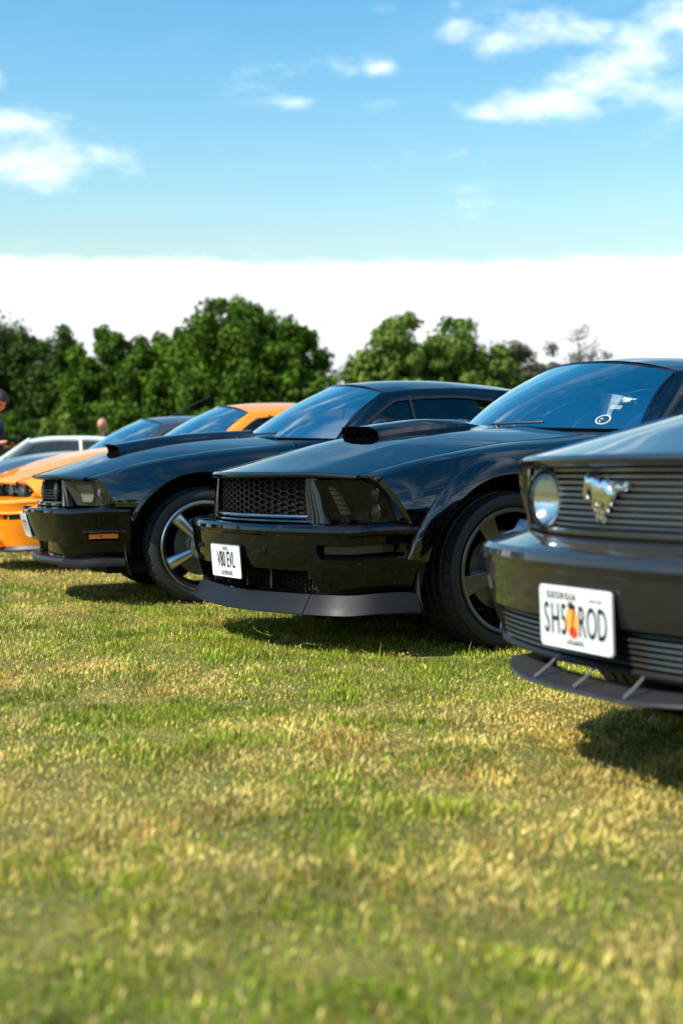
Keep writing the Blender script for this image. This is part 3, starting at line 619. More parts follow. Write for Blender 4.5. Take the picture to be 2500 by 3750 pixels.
        for (y, z, r) in c.get('projectors', []):
            p = LP(sg * y, z, .045); 
            mb = MB(); mb.lathe_y([(r * 1.15, .01), (r * 1.18, -.004), (r * 1.02, -.006), (r * .98, .006)], 28); mb.v = [(p[0] + b, p[1] + a, p[2] + d) for a, b, d in mb.v]; put(mb, 'lamp_ring', M_CHROME, hl)
            mb = MB(); mb.lathe_y([(0, -.016), (r * .5, -.012), (r * .85, -.002), (r, .008)], 24); mb.v = [(p[0] + b, p[1] + a, p[2] + d) for a, b, d in mb.v]; put(mb, 'projector_lens', mat('projector_glass', (.10, .11, .12), rough=.03, coat=1, metal=.3), hl)
        for (ya, za, yb, zb_, n_, w_) in c.get('leds', []):
            mb = MB()
            for k in range(n_):
                t0, t1 = (k + .08) / n_, (k + .88) / n_; q = []
                for t, dd in ((t0, 0), (t0, w_), (t1, w_), (t1, 0)): q.append(LP(sg * (lerp(ya, yb, t) + dd), lerp(za, zb_, t), .028))
                mb.add(q + [(p[0] + .02, p[1], p[2]) for p in q], [(0, 1, 2, 3), (0, 4, 5, 1), (1, 5, 6, 2), (2, 6, 7, 3), (3, 7, 4, 0)])
            put(mb, 'led_strip', M_LED, hl)
        if c.get('reflector'):
            mb = MB(); ya, yb, za, zb_ = c['reflector']
            mb.grid([[LP(sg * y, z, .06 - .03 * abs((z - za) / (zb_ - za) - .5)) for z in np.linspace(za, zb_, 6)] for y in np.linspace(ya, yb, 7)]); put(mb, 'reflector', M_HOUSE, hl)
    # ---- wheels
    stl = c['wheel']
    for s, off in ((SW, 0), (SW2, 17)):
        for sd in (1, -1):
            st = dict(stl); st['ang'] = stl['ang'] + off; make_wheel(root, s, st.get('face', .875), sd, st)
    return root

def plate_fn(c, y0, z0, tilt, ext=.006):
    """local frame of a number plate fixed to the bumper, centre (y0, z0)"""
    ct, st = math.cos(R(tilt)), math.sin(R(tilt))
    s0 = min(c['BP'](y0 + u, z0 + v)[0] + st * v for u in (-.15, 0, .15) for v in (-.074, 0., .074)) - ext
    return lambda u, v, d: (s0 - st * v - d * ct, y0 + u, z0 + ct * v)
def make_plate(c, y0, z0, tilt, border=False, ext=.006):
    fn = plate_fn(c, y0, z0, tilt, ext); mb = MB(); w, h, r = .1525, .076, .012; out = []
    for cx, cy, a0 in ((w - r, h - r, 0), (-w + r, h - r, 90), (-w + r, -h + r, 180), (w - r, -h + r, 270)):
        for k in range(5): a = R(a0 + 90 * k / 4); out.append((cx + r * math.cos(a), cy + r * math.sin(a)))
    mb.prism(out, -.004, .0015, fn)
    n = len(out); inn = [(u * .955, v * .92) for u, v in out]
    mb.grid([[fn(u, v, .0015) for u, v in out], [fn(u * .985, v * .97, .0035) for u, v in out], [fn(u * .97, v * .945, .0035) for u, v in out], [fn(u, v, .0018) for u, v in inn]], cv=True)
    o = c['put'](mb, 'number_plate', M_PLATE, c['bumper'], sharp=40)
    if border:
        mb = MB(); mb.grid([[fn(u * 1.0, v * 1.0, .0018) for u, v in out], [fn(u * .982, v * .965, .0042) for u, v in out]], cv=True); mb.grid([[fn(u * 1.012, v * 1.022, -.006) for u, v in out], [fn(u * 1.012, v * 1.022, .001) for u, v in out], [fn(u * 1.0, v * 1.0, .0019) for u, v in out]], cv=True); c['put'](mb, 'plate_border', M_INK, o)
    return o, fn
def letters(c, parent, fn, name, items, m=None):
    mb = MB()
    for txt, u, v, size, sx, sp, bold in items: text_mesh(txt, size, sx, lambda a, b, d: fn(a + u, b + v, d), mb, depth=.0032, spacing=sp, bold=bold)
    return c['put'](mb, name, m or M_INK, parent)

# ------------------------------------------------------------------ the black car in the middle (in focus)
PROF_A = [(.545, .016), (.532, .003), (.518, 0), (.503, .004), (.497, .010), (.44, .015), (.40, .022), (.362, .033), (.30, .062), (.262, .085), (.248, .09)]
LAMP_A = dict(lamp_in=([.556, .736], [.567, .500]), lamp_out=([.556, .61, .66, .70, .724, .736], [.815, .803, .786, .762, .735, .70]), lamp_z=(.556, .736))
WH_FLAT = dict(kind='flat', rim=.272, tyre=.345, width=.265, ang=122, face=.880)
WH_ROUND = dict(kind='round', rim=.264, tyre=.343, width=.255, ang=135, face=.862)
def round_lamp(c, y, z, r, name, mm, e=0.0, parent=None, dep=.03):
    """a round lamp set into the front, its axis along the car"""
    s = c['GS'](y) + e; mb = MB(); pr = [(r * 1.22, .03), (r * 1.24, -.012), (r * 1.12, -.016), (r * 1.02, .004), (r * .98, .02)]
    mb.lathe_y(pr, 36); mb.v = [(s + b, y + a, z + d) for a, b, d in mb.v]; o = c['put'](mb, name, M_GLOSSP, parent)
    mb = MB(); mb.lathe_y([(0, .03), (r * .5, .026), (r * .8, .012), (r * .98, -.002)], 32); mb.v = [(s + b, y + a, z + d) for a, b, d in mb.v]; c['put'](mb, 'reflector', M_REFL, o)
    mb = MB(); n = 9
    for k in range(n):   # vertical flutes of the lens, domed
        rows = []
        for i in range(5):
            t = (k + i / 4) / n * 2 - 1; hh = math.sqrt(max(0, 1 - t * t)) * r
            rows.append([(s - .012 - .012 * (1 - t * t - (v * hh / r) ** 2) - .0030 * math.sin(math.pi * i / 4), y + t * r, z + v * hh) for v in np.linspace(-1, 1, 9)])
        mb.grid(rows)
    c['put'](mb, 'lens', mm, o)
    return o
def surf_disc(c, y, z, r, name, m, parent, e=-.002):
    p = c['BP'](y, z); q = c['BP'](y + .01, z); q2 = c['BP'](y, z + .01); n = (Vector(q) - Vector(p)).cross(Vector(q2) - Vector(p)).normalized()
    if n.x > 0: n = -n
    a = (Vector(q) - Vector(p)).normalized(); b = n.cross(a).normalized(); P = Vector(p) + n * (-e)
    mb = MB(); rows = [[tuple(P + (a * math.cos(t) + b * math.sin(t)) * rr + n * h) for t in [2 * math.pi * k / 20 for k in range(20)]] for rr, h in ((r * 1.15, -.003), (r * 1.12, .002), (r * .92, .003), (r * .85, -.001), (r * .75, .0015), (.0005, .002))]
    mb.grid(rows, cv=True); return c['put'](mb, name, m, parent)
def chin_piece(c, y0, y1, prof, name, m, n=24, label=None, dz_=lambda y: 0., dd=lambda y: 0.):
    mb = MB(); mb.grid([[(lambda p: (p[0], p[1], p[2] + dz_(abs(y))))(c['BP'](y, z, d + dd(abs(y)))) for z, d in prof] for y in np.linspace(y0, y1, n)], cv=True)
    for y in (y0, y1):
        v = [(lambda p: (p[0], p[1], p[2] + dz_(abs(y))))(c['BP'](y, z, d + dd(abs(y)))) for z, d in prof]; mb.add(v, [tuple(range(len(v)))])
    return c['put'](mb, name, m, c['bumper'], sharp=30)

def black_car():
    c = dict(x=-.53, y=6.37, phi=30, paint=M_BLACK, label='glossy black car in the middle with V80 EVL plate and honeycomb grille', prof=PROF_A, ledge=.556, rise=.014, flare=(.078, .024), flare_a0=8,
             scoop=(.70, 1.33, .150, [(.70, .980), (.85, 1.001), (1.05, 1.021), (1.2, 1.021), (1.33, 1.009)]), lamp_lean=-.12, lens=M_SMOKE, projectors=[(.715, .682, .032), (.715, .602, .032)], leds=[(.535, .712, .585, .588, 6, .028)],
             dents=[(.64, .866, .426, .462, .058, .022), (.0, .545, .268, .350, .14, .006)], warp=(.56, .36, .55), wheel=WH_FLAT, **LAMP_A)
    root = build_car(c); put, BP, GS, bu = c['put'], c['BP'], c['GS'], c['bumper']
    # grille: honeycomb, bar and side fins
    mb = MB(); hexmesh(mb, -.43, .43, .585, .738, .096, .0253, .13, lambda y, z, d: (GS(y) + .012 - .10 * (z - .585) * 0 + d, y, z)); g = put(mb, 'honeycomb_grille', mat('grille_plastic', (.005, .005, .0055), rough=.40, spec=.22))
    mb = MB(); mb.grid([[(GS(y) + o, y, z) for o, z in ((.012, .588), (-.014, .584), (-.018, .577), (-.016, .571), (.0, .566), (.02, .566))] for y in np.linspace(-.455, .455, 31)]); put(mb, 'grille_bar', mat('satin_metal_trim', (.30, .31, .32), rough=.16, metal=1), g)
    mb = MB(); mb.grid([[(GS(y) + o, y, z) for o, z in ((.0, .565), (-.022, .562), (-.026, .555), (-.01, .549), (.03, .549))] for y in np.linspace(-.50, .50, 31)]); put(mb, 'grille_sill', PTB, g)
    for sg in (1, -1):
        mb = MB(); mb.grid([[(GS(y) - .008 + e, sg * (y + .055 * (.736 - z) / .18 * f), z) for y, e, f in ((.432, .05, .0), (.436, .0, .1), (.455, -.005, .4), (.485, -.006, 1), (.497, .0, 1.1), (.499, .03, 1.1))] for z in np.linspace(.552, .742, 7)]); put(mb, 'grille_fin', M_GLOSSP, g)
    mb = MB(); hexmesh(mb, -.30, .30, .530, .546, .05, .012, .2, lambda y, z, d: (GS(y) - .03 + d, y, z), .004); put(mb, 'lower_honeycomb', mat('grille_plastic'), g)
    # indicators, sensors
    for sg in (1, -1):
        mb = MB(); mb.grid([[BP(sg * y, z, .044 + .004 * (1 - ((y - .75) / .115) ** 2)) for z in np.linspace(.428, .4595, 5)] for y in np.linspace(.645, .862, 14)]); put(mb, 'side_indicator', mat('smoked_indicator', (.016, .0155, .012), rough=.22, coat=.4, noise=.5, nscale=260), bu)
        for y, z in ((.32, .432), (.79, .381)): surf_disc(c, sg * y, z, .011, 'parking_sensor', M_GLOSSP, bu)
    # lower intake: recessed mesh and vanes
    mb = MB(); mb.grid([[BP(y, z, .138) for z in (.268, .35)] for y in np.linspace(-.56, .56, 17)]); hexmesh(mb, -.5, .5, .272, .346, .06, .02, .15, lambda y, z, d: BP(y, z, .12 + d), .01); put(mb, 'lower_intake_mesh', M_SHUT, bu)
    for y in (-.30, -.10, .10, .30):
        mb = MB(); mb.grid([[BP(y + e, z, d) for e, d in ((-.012, .13), (-.006, .068), (.006, .068), (.012, .13))] for z in np.linspace(.268, .348, 5)]); put(mb, 'intake_vane', M_PLAST, bu)
    # chin spoiler in three pieces
    pf = [(.246, .078), (.248, .066), (.240, .060), (.205, .036), (.176, .016), (.168, .012), (.164, .020), (.176, .04), (.23, .085)]
    dzz = lambda y: .010 * (y / .9)
    chin_piece(c, -.552, .552, pf, 'chin_spoiler', M_SATIN, 30, dz_=dzz)
    chin_piece(c, .557, .893, pf, 'chin_spoiler', M_SATIN, 22, dz_=dzz); chin_piece(c, -.893, -.557, pf, 'chin_spoiler', M_SATIN, 22, dz_=dzz)
    o, fn = make_plate(c, 0, .373, 5, border=True, ext=.004)
    letters(c, o, fn, 'plate_lettering', [('V8 EVIL', .0, .0545, .025, .62, 1.05, .0003), ('V80 EVL', .0, .003, .100, .50, 1.02, .0007), ('LUCIFERS RIDE', .0, -.0555, .025, .66, 1.05, .0003)])
    # stickers in the lower corner of the windscreen
    WS = c['WS']
    def on_ws(q, v, u, w): 
        p = Vector(WS(v, q)); a = (Vector(WS(v, q + .01)) - p).normalized(); b = (Vector(WS(v + .01, q)) - p).normalized(); n = a.cross(b).normalized(); n = -n if n.x > 0 else n
        return tuple(p + a * u + b * w + n * .003)
    mb = MB(); mb.grid([[on_ws(.80, .12, r * math.cos(t), r * math.sin(t)) for r in (.028, .035)] for t in np.linspace(0, 2 * math.pi, 29)]); mb.grid([[on_ws(.80, .12, r * math.cos(t) * (.6 if i else 1) - .008, r * math.sin(t) - .004) for i, r in enumerate((.008, .015))] for t in np.linspace(.4, 5, 16)])
    put(mb, 'round_sticker', M_STICK, c['ws'])
    mb = MB()
    for k in range(3):
        for j in range(6): mb.add([on_ws(.825, .275, -.028 + j * .009 + a * .0072, .014 - k * .010 + b * .006) for a, b in ((0, 0), (1, 0), (1, 1), (0, 1))], [(0, 1, 2, 3)])
    put(mb, 'lettered_sticker', M_STICK, c['ws'])
    mb = MB(); mb.add([on_ws(.865, .40, u * .066, v * .042) for u, v in HORSE], [tuple(range(len(HORSE)))]); put(mb, 'horse_sticker', M_STICK, c['ws'])
PTB = M_BLACK
black_car()

# ------------------------------------------------------------------ the dark grey car on the right (nearest)
def grey_car():
    c = dict(x=.548, y=3.40, phi=24.5, zo=.037, paint=M_GREY, label='nearest car at the right, dark grey with slatted grille, horse emblem and SH57ROD plate', prof=[(.535, .018), (.522, .004), (.506, 0), (.491, .004), (.483, .010), (.44, .015), (.40, .022), (.362, .033), (.30, .062), (.262, .085), (.248, .09)], ledge=.574, rise=.014, lens=M_CLEAR, lamp_house=M_HOUSE, projectors=[(.70, .65, .05)],
             dents=[(.64, .866, .424, .462, .042, .016), (.0, .56, .272, .362, .10, .006)], warp=(.56, .36, .4), wheel=WH_FLAT, **LAMP_A)
    build_car(c); put, BP, GS, bu = c['put'], c['BP'], c['GS'], c['bumper']
    g = None
    mb = MB()
    for sg in (1, -1): mb.grid([[(GS(y) - .010 + e, sg * y, z) for y, e in ((.560, .06), (.563, .0), (.578, -.006), (.60, .0), (.602, .03))] for z in np.linspace(.552, .742, 5)])
    mb.grid([[(GS(y) + o, y, z) for o, z in ((.02, .588), (-.004, .585), (-.010, .580), (-.010, .572), (.02, .568))] for y in np.linspace(-.60, .60, 31)]); g = put(mb, 'grille_surround', M_GREY)
    # ten horizontal slats, left out round the lamps and the emblem
    lampy, lampz, lampr = .345, .655, .0690
    for k in range(10):
        z = .594 + k * .01545; lh = math.sqrt(max(0, (lampr * 1.30) ** 2 - (z - lampz) ** 2)); e = 3 < k < 7; segs = []
        eh = (0., .0)
        if 1 < k < 7: eh = {2: (-.0, .0), 3: (-.030, .022), 4: (-.048, .030), 5: (-.082, .05), 6: (-.082, .085)}[k]
        edges = [-.555, -lampy - lh, -lampy + lh, eh[0], eh[1], lampy - lh, lampy + lh, .555]
        for a, b in ((edges[0], edges[1]), (edges[2], edges[3]), (edges[4], edges[5]), (edges[6], edges[7])):
            if b - a < .01: continue
            mb = MB(); mb.grid([[(GS(y) + o, y, z + h) for o, h in ((.025, .0040), (-.001, .0040), (-.002, .0030), (.0022, -.0032), (.0035, -.0040), (.025, -.0040))] for y in np.linspace(a, b, 12)], cv=True); put(mb, 'grille_slat', M_ALU, g)
    for sg in (1, -1): round_lamp(c, sg * lampy, lampz, lampr, 'grille_lamp', M_CLEAR, .0, g)
    # horse emblem, domed like a casting
    mb = MB(); puff(mb, HORSE, .178, .120, .009, lambda u, v, d: (GS(0) - .008 - d, u, .667 + v)); put(mb, 'horse_emblem', M_CHROME, g, sharp=180)
    # lower intake with thin slats
    for k in range(6):
        z = .282 + k * .0145
        mb = MB(); mb.grid([[BP(y, z + h, dz_) for h, dz_ in ((.0022, .10), (.0022, .066 - .1 * (z - .27) * 2), (-.0022, .064 - .1 * (z - .27) * 2), (-.0022, .10))] for y in np.linspace(-.575, .575, 33)], cv=True); put(mb, 'intake_slat', mat('dark_slat', (.10, .10, .085), rough=.35, metal=.8), bu)
    # chin edge and splitter with ribs
    pf = [(.268, .082), (.270, .070), (.262, .062), (.254, .066), (.252, .10)]
    chin_piece(c, -.84, .84, pf, 'chin_edge', M_PLAST, 40)
    pf = [(.225, .105), (.214, .045), (.207, .0), (.202, -.004), (.198, .0), (.196, .07), (.196, .13)]
    chin_piece(c, -.50, .50, pf, 'splitter', mat('splitter_plastic', (.022, .022, .024), rough=.36, spec=.4, noise=.2, nscale=20), 40, dd=lambda y: .06 * max(0, (y - .25) / .25) ** 1.6, dz_=lambda y: .018 * max(0, (y - .2) / .3))
    for y in (-.19, .0, .19, .38):
        mb = MB(); mb.tube([BP(y, .258, .070), BP(y, .236, .045), BP(y, .211, .008)], [.0035, .004, .0045], 8); put(mb, 'splitter_rib', mat('splitter_rib_plastic', (.10, .11, .11), rough=.3), bu)
    for sg in (1, -1):
        mb = MB(); mb.grid([[BP(sg * y, z, .030 + .004 * (1 - ((y - .75) / .115) ** 2)) for z in np.linspace(.4265, .4595, 5)] for y in np.linspace(.645, .862, 14)]); put(mb, 'side_indicator', M_AMBER, bu)
    o, fn = make_plate(c, 0, .375, 3, ext=.004)
    letters(c, o, fn, 'plate_lettering', [('GEORGIA', -.055, .0525, .0235, 1.0, 1.35, .0005), ('JAN 01 2007', .090, .0490, .0105, .9, 1.0, .0001), *[(ch, u, -.008, .108, .50, 1.0, .0006) for ch, u in zip('SH57ROD', (-.121, -.083, -.046, -.009, .031, .071, .114))], ('ATLANTA', .0, -.0590, .0185, .80, 1.1, .0004)])
    def disc(u0, v0, a, b, name, m, d):
        mb = MB(); mb.add([fn(u0 + a * math.cos(t), v0 + b * math.sin(t), d) for t in [2 * math.pi * k / 24 for k in range(24)]], [tuple(range(24))]); put(mb, name, m, o)
    disc(-.012, -.006, .026, .038, 'peach', M_PEACH, .0024); disc(-.007, -.033, .018, .014, 'peach_blush', M_PEACHR, .0026); disc(-.015, .032, .013, .009, 'peach_stem_leaf', M_LEAFB, .0027)  # printed peach: orange fruit, red lower part, brown leaf
    mb = MB(); mb.add([fn(u, v, .0022 + .002 * (v < -.072)) for u, v in ((-.14, -.0655), (.14, -.0655), (.14, -.073), (-.14, -.073))], [(0, 1, 2, 3)]); put(mb, 'plate_painted_highlight', mat('painted_highlight_white', (.8, .8, .78), rough=.3), o)  # bent lower edge, coloured paler than the plate as if sunlit
grey_car()

# ------------------------------------------------------------------ the third car, black with silver wheels
def third_car():
    prof = [(.552, .014), (.540, .003), (.526, .0), (.510, .004), (.500, .008), (.455, .020), (.408, .036), (.38, .046), (.352, .058), (.30, .080), (.25, .105), (.225, .11)]
    c = dict(x=-1.965, y=8.79, phi=18.5, zo=.008, hd=-.022, paint=M_BLACK, label='black car with silver five spoke wheels and orange side marker, left of the middle car', prof=prof, ledge=.566, rise=.012,
             scoop=(.55, 1.42, .20, [(.55, .935), (.75, .972), (1.0, 1.005), (1.25, 1.024), (1.42, 1.032)]), blunt=True, scoop_mesh=False, lamp_lean=-.03, lens=M_CLEAR, lamp_house=M_SHUT, projectors=[(.715, .645, .040)], reflector=(.52, .655, .59, .69),
             lamp_in=([.572, .712], [.595, .475]), lamp_out=([.572, .60, .65, .69, .712], [.812, .808, .785, .745, .70]), lamp_z=(.572, .712), nose=.43,
             dents=[(.805, .884, .372, .402, .062, .010), (.0, .52, .262, .348, .16, .006)], warp=(.53, .35, .9), wheel=WH_ROUND, flare=(.022, .004), win_end=2.92)
    build_car(c); put, BP, GS, bu = c['put'], c['BP'], c['GS'], c['bumper']
    mb = MB(); mb.grid([[(GS(y) + o, y, z) for o, z in ((.02, .592), (-.010, .588), (-.014, .578), (-.014, .566), (.02, .562))] for y in np.linspace(-.47, .47, 25)]); g = put(mb, 'grille_surround', M_BLACK)
    for k in range(7):
        z = .605 + k * .0165; mb = MB(); mb.grid([[(GS(y) + o, y, z + h) for o, h in ((.04, .003), (.018, .003), (.018, -.003), (.04, -.003))] for y in np.linspace(-.45, .45, 15)]); put(mb, 'grille_slat', M_SHUT, g)
    for sg in (1, -1):
        mb = MB(); mb.grid([[(GS(y) - .006 + e, sg * (y + .09 * (.712 - z) / .14 * f), z) for y, e, f in ((.43, .05, .0), (.435, .0, .2), (.455, -.004, .8), (.475, .0, 1.1), (.477, .03, 1.1))] for z in np.linspace(.565, .722, 5)]); put(mb, 'grille_fin', M_GLOSSP, g)
        round_lamp(c, sg * .335, .648, .050, 'grille_lamp', M_CLEAR, .02, g)
        mb = MB(); mb.grid([[BP(sg * y, z, .050) for z in np.linspace(.374, .400, 4)] for y in np.linspace(.806, .883, 10)]); mk = put(mb, 'side_marker', M_AMBER, bu)
        mb = MB(); mb.grid([[BP(sg * y, z, .047) for z in (.384, .391)] for y in (.842, .85)]); put(mb, 'marker_reflector', M_INK, mk)
        # brow above and step below the marker
        mb = MB(); mb.grid([[BP(sg * y, z, d) for z, d in ((.432, .028), (.420, .012), (.412, .012), (.405, .05))] for y in np.linspace(.79, .893, 12)]); put(mb, 'marker_brow', M_BLACK, bu)
        mb = MB(); mb.grid([[BP(sg * y, z, d) for z, d in ((.262, .10), (.258, .066), (.232, .036), (.215, .034), (.212, .11))] for y in np.linspace(.60, .892, 14)]); put(mb, 'chin_corner', M_SATIN, bu)
    chin_piece(c, -.595, .595, [(.262, .110), (.258, .072), (.240, .058), (.222, .064), (.212, .12)], 'chin_spoiler', M_PLAST, 30)
    o, fn = make_plate(c, -.05, .437, 16, ext=.006)
    mb = MB()
    for k, (u, w) in enumerate(((-.11, .03), (-.06, .026), (-.01, .03), (.045, .026), (.095, .03))): mb.grid([[fn(u + e, v, .003) for e in (0, w * .35)] for v in (-.035, .035)]); mb.grid([[fn(u + e, v, .003) for e in (w * .35, w)] for v in (.018, .032)])
    put(mb, 'plate_lettering', M_INK, o)
third_car()

# ------------------------------------------------------------------ orange car and slate car further along the row
def late_car(x, y, phi, pt, label, zo=0.):
    prof = [(.560, .012), (.548, .002), (.536, .0), (.510, .012), (.470, .022), (.456, .010), (.40, .020), (.34, .036), (.27, .060), (.215, .075), (.20, .08)]
    c = dict(x=x, y=y, phi=phi, zo=zo, hd=-.055, paint=pt, label=label, prof=prof, ledge=.585, rise=.012, nose=.42, lens=M_CLEAR, lamp_house=M_GLOSSP, projectors=[(.74, .636, .026), (.66, .636, .024)],
             lamp_in=([.595, .682], [.60, .42]), lamp_out=([.595, .63, .66, .682], [.80, .825, .80, .74]), lamp_z=(.595, .682), leds=[(.52, .668, .56, .612, 1, .016), (.57, .668, .61, .612, 1, .016), (.47, .668, .51, .63, 1, .016)],
             dents=[(.66, .86, .408, .448, .05, .006), (.0, .46, .25, .40, .15, .006)], warp=(.47, .40, 1.1), wheel=dict(WH_FLAT, ang=100), flare=(.022, .004), mirror=M_BLACK)
    build_car(c); put, BP, GS, bu = c['put'], c['BP'], c['GS'], c['bumper']
    mb = MB(); hexmesh(mb, -.40, .40, .60, .69, .07, .022, .2, lambda y, z, d: (GS(y) + .012 + d, y, z)); put(mb, 'honeycomb_grille', M_PLAST)
    for sg in (1, -1):
        mb = MB(); mb.grid([[BP(sg * yy, z, .048) for z in (.410, .446)] for yy in np.linspace(.664, .857, 10)]); put(mb, 'fog_lamp_panel', M_GLOSSP, bu)
        p = BP(sg * .72, .428, .046); mb = MB(); mb.lathe_y([(0, -.006), (.016, -.002), (.018, .006)], 16); mb.v = [(p[0] + b, p[1] + a, p[2] + d) for a, b, d in mb.v]; put(mb, 'fog_lamp', M_REFL, bu)
    chin_piece(c, -.88, .88, [(.204, .09), (.202, .05), (.176, .03), (.160, .03), (.158, .10)], 'chin_splitter', M_PLAST, 40)
    return c
late_car(-2.98, 11.55, 18, M_ORANGE, 'bright orange car behind the black one with silver wheels')
c5 = late_car(-4.03, 14.35, 18, M_SLATE, 'slate grey car beyond the orange car, only its windscreen and roof showing')
mb = MB(); mb.tube([(2.35, -.2, 1.36), (2.42, -.2, 1.405), (2.80, -.2, 1.60)], [.012, .007, .005], 6); c5['put'](mb, 'roof_aerial', M_PLAST)

# ------------------------------------------------------------------ white classic saloon in the distance, side on
def white_car():
    x, y, phi = -6.58, 21.6, 9
    root = empty('parked_car', (x, y, 0), math.pi + R(phi)); tag(root, 'small white old-fashioned saloon far off behind the orange car', 'car', 'cars parked in a row on the grass')
    L_ = 4.0; W = .75
    def put(mb, name, m, parent=None, **k): return mb.build(name, m, parent or root, **k)
    ztop = pch([0, .1, .5, 1.0, 1.25, 1.6, 3.0, 3.3, 3.8, 4.0], [.62, .74, .84, .90, .92, .92, .92, .90, .84, .70]); yw = pch([0, .15, .6, 1.5, 3.0, 3.7, 4.0], [.58, .68, .74, .75, .75, .71, .60])
    def ring(s): 
        zt, w = ztop(s), yw(s); return [(0, zt + .02), (w * .5, zt + .015), (w * .86, zt), (w * .97, zt - .05), (w, zt - .14), (w * 1.01, .55), (w, .40), (w * .96, .25)]
    for w0 in (0,):
        mb = MB(); ss = list(np.linspace(0, 4.0, 41)); wheels = (.72, 3.08)
        for sg in (1, -1):
            rows = []
            for s in ss:
                row = []
                for yy, z in ring(s):
                    for wc in wheels:
                        k = abs(s - wc) / .36
                        if k < 1 and z < .60: z = max(z, .28 + .34 * math.sqrt(1 - k * k))
                    row.append((s, sg * yy, z))
                rows.append(row)
            mb.grid(rows)
        for s in (0, 4.0): q = ring(s); v = [(s, yy, z) for yy, z in q] + [(s, -yy, z) for yy, z in reversed(q)]; mb.add(v, [tuple(range(len(v)))])
        bo = put(mb, 'body', M_WHITE)
    rf = [(1.86, 1.30), (2.2, 1.345), (2.7, 1.35), (3.1, 1.325), (3.36, 1.26)]
    zr = pch([a for a, b in rf], [b for a, b in rf])
    mb = MB(); mb.grid([[(s, q * (.60 + .02 * math.sin((s - 1.86) / 1.5 * math.pi)), zr(s) - .045 * abs(q) ** 3) for q in np.linspace(-1, 1, 13)] for s in np.linspace(1.86, 3.36, 14)]); mb.grid([[(s, q * .60, zr(s) - .05 - k) for k in (0, .03)] for q in (-1,) for s in np.linspace(1.86, 3.36, 14)]); put(mb, 'roof', M_WHITE)
    mb = MB(); mb.grid([[(lerp(1.30, 1.86, v) + .06 * q * q * (1 - v), q * lerp(.66, .58, v), lerp(.92, 1.295, v) - .03 * abs(q) ** 3 * v) for q in np.linspace(-1, 1, 9)] for v in np.linspace(0, 1, 5)]); put(mb, 'windscreen', M_GLASS)
    mb = MB(); mb.grid([[(lerp(3.36, 3.62, v), q * lerp(.57, .62, v), lerp(1.25, .92, v)) for q in np.linspace(-1, 1, 9)] for v in np.linspace(0, 1, 4)]); put(mb, 'rear_screen', M_TINT)
    for sg in (1, -1):
        for a, b, r in (((1.34, .69, .90), (1.86, .605, 1.275), .035), ((2.62, .70, .90), (2.60, .625, 1.29), .038), ((3.66, .66, .90), (3.36, .60, 1.23), .07), ((1.84, .606, 1.285), (3.38, .60, 1.235), .030)):
            mb = MB(); pa, pb = Vector(a), Vector(b); pts = [pa.lerp(pb, k / 6) for k in range(7)]
            if b[0] > 3.3 and a[0] < 2: pts = [Vector((s, .612, zr(s) - .055)) for s in np.linspace(1.84, 3.38, 9)]
            mb.tube([(p.x, sg * p.y, p.z) for p in pts], r, 8, flat=.6 if r < .05 else 1.0); put(mb, 'roof_pillar', M_WHITE)
        for n_, q in (('side_window', [(1.44, .92), (2.60, .92), (2.585, 1.265), (1.90, 1.262)]), ('side_window', [(2.66, .92), (3.58, .92), (3.34, 1.225), (2.64, 1.268)])):
            mb = MB(); mb.add([(s, sg * (.695 - .085 * (z - .92) / .36), z) for s, z in q], [(0, 1, 2, 3)]); put(mb, n_, M_TINT)
        mb = MB(); mb.ball((1.50, sg * .83, .965), (.03, .07, .05), 10, 6); mb.tube([(1.5, sg * .70, .93), (1.5, sg * .80, .955)], .01, 6); put(mb, 'door_mirror', M_CHROME)
        mb = MB(); mb.lathe_y([(0, -.03), (.08, -.02), (.09, .02)], 16); mb.v = [(b + .01, sg * .46 + a, .66 + d) for a, b, d in mb.v]; put(mb, 'headlamp', M_REFL)
        for s in (.72, 3.08):
            mb = MB(); mb.lathe_y([(.0, 0), (.16, 0), (.19, -.02), (.20, .0), (.27, .005), (.29, -.03), (.29, -.13), (.2, -.14)], 28); w_ = put(mb, 'wheel', M_RUB, car=False); w_.location = (-s, sg * .70, .29); w_.rotation_euler = (0, 0, 0 if sg > 0 else math.pi)
            mb = MB(); mb.lathe_y([(0, .02), (.12, .012), (.17, .002)], 24); put(mb, 'hub_cap', M_CHROME, w_, car=False)
    mb = MB(); mb.tube([(.02, -.70, .42), (-.06, -.5, .42), (-.08, 0, .42), (-.06, .5, .42), (.02, .70, .42)], .05, 8); put(mb, 'front_bumper', M_CHROME)
    mb = MB(); mb.box((2.2, 0, .30), (1.5, .55, .1)); mb.box((2.3, 0, .62), (.8, .55, .2)); put(mb, 'underbody', M_SHUT)
    for sg in (1, -1):
        mb = MB(); mb.box((2.35, sg * .32, .85), (.06, .22, .22)); put(mb, 'seat', M_SEAT)
white_car()

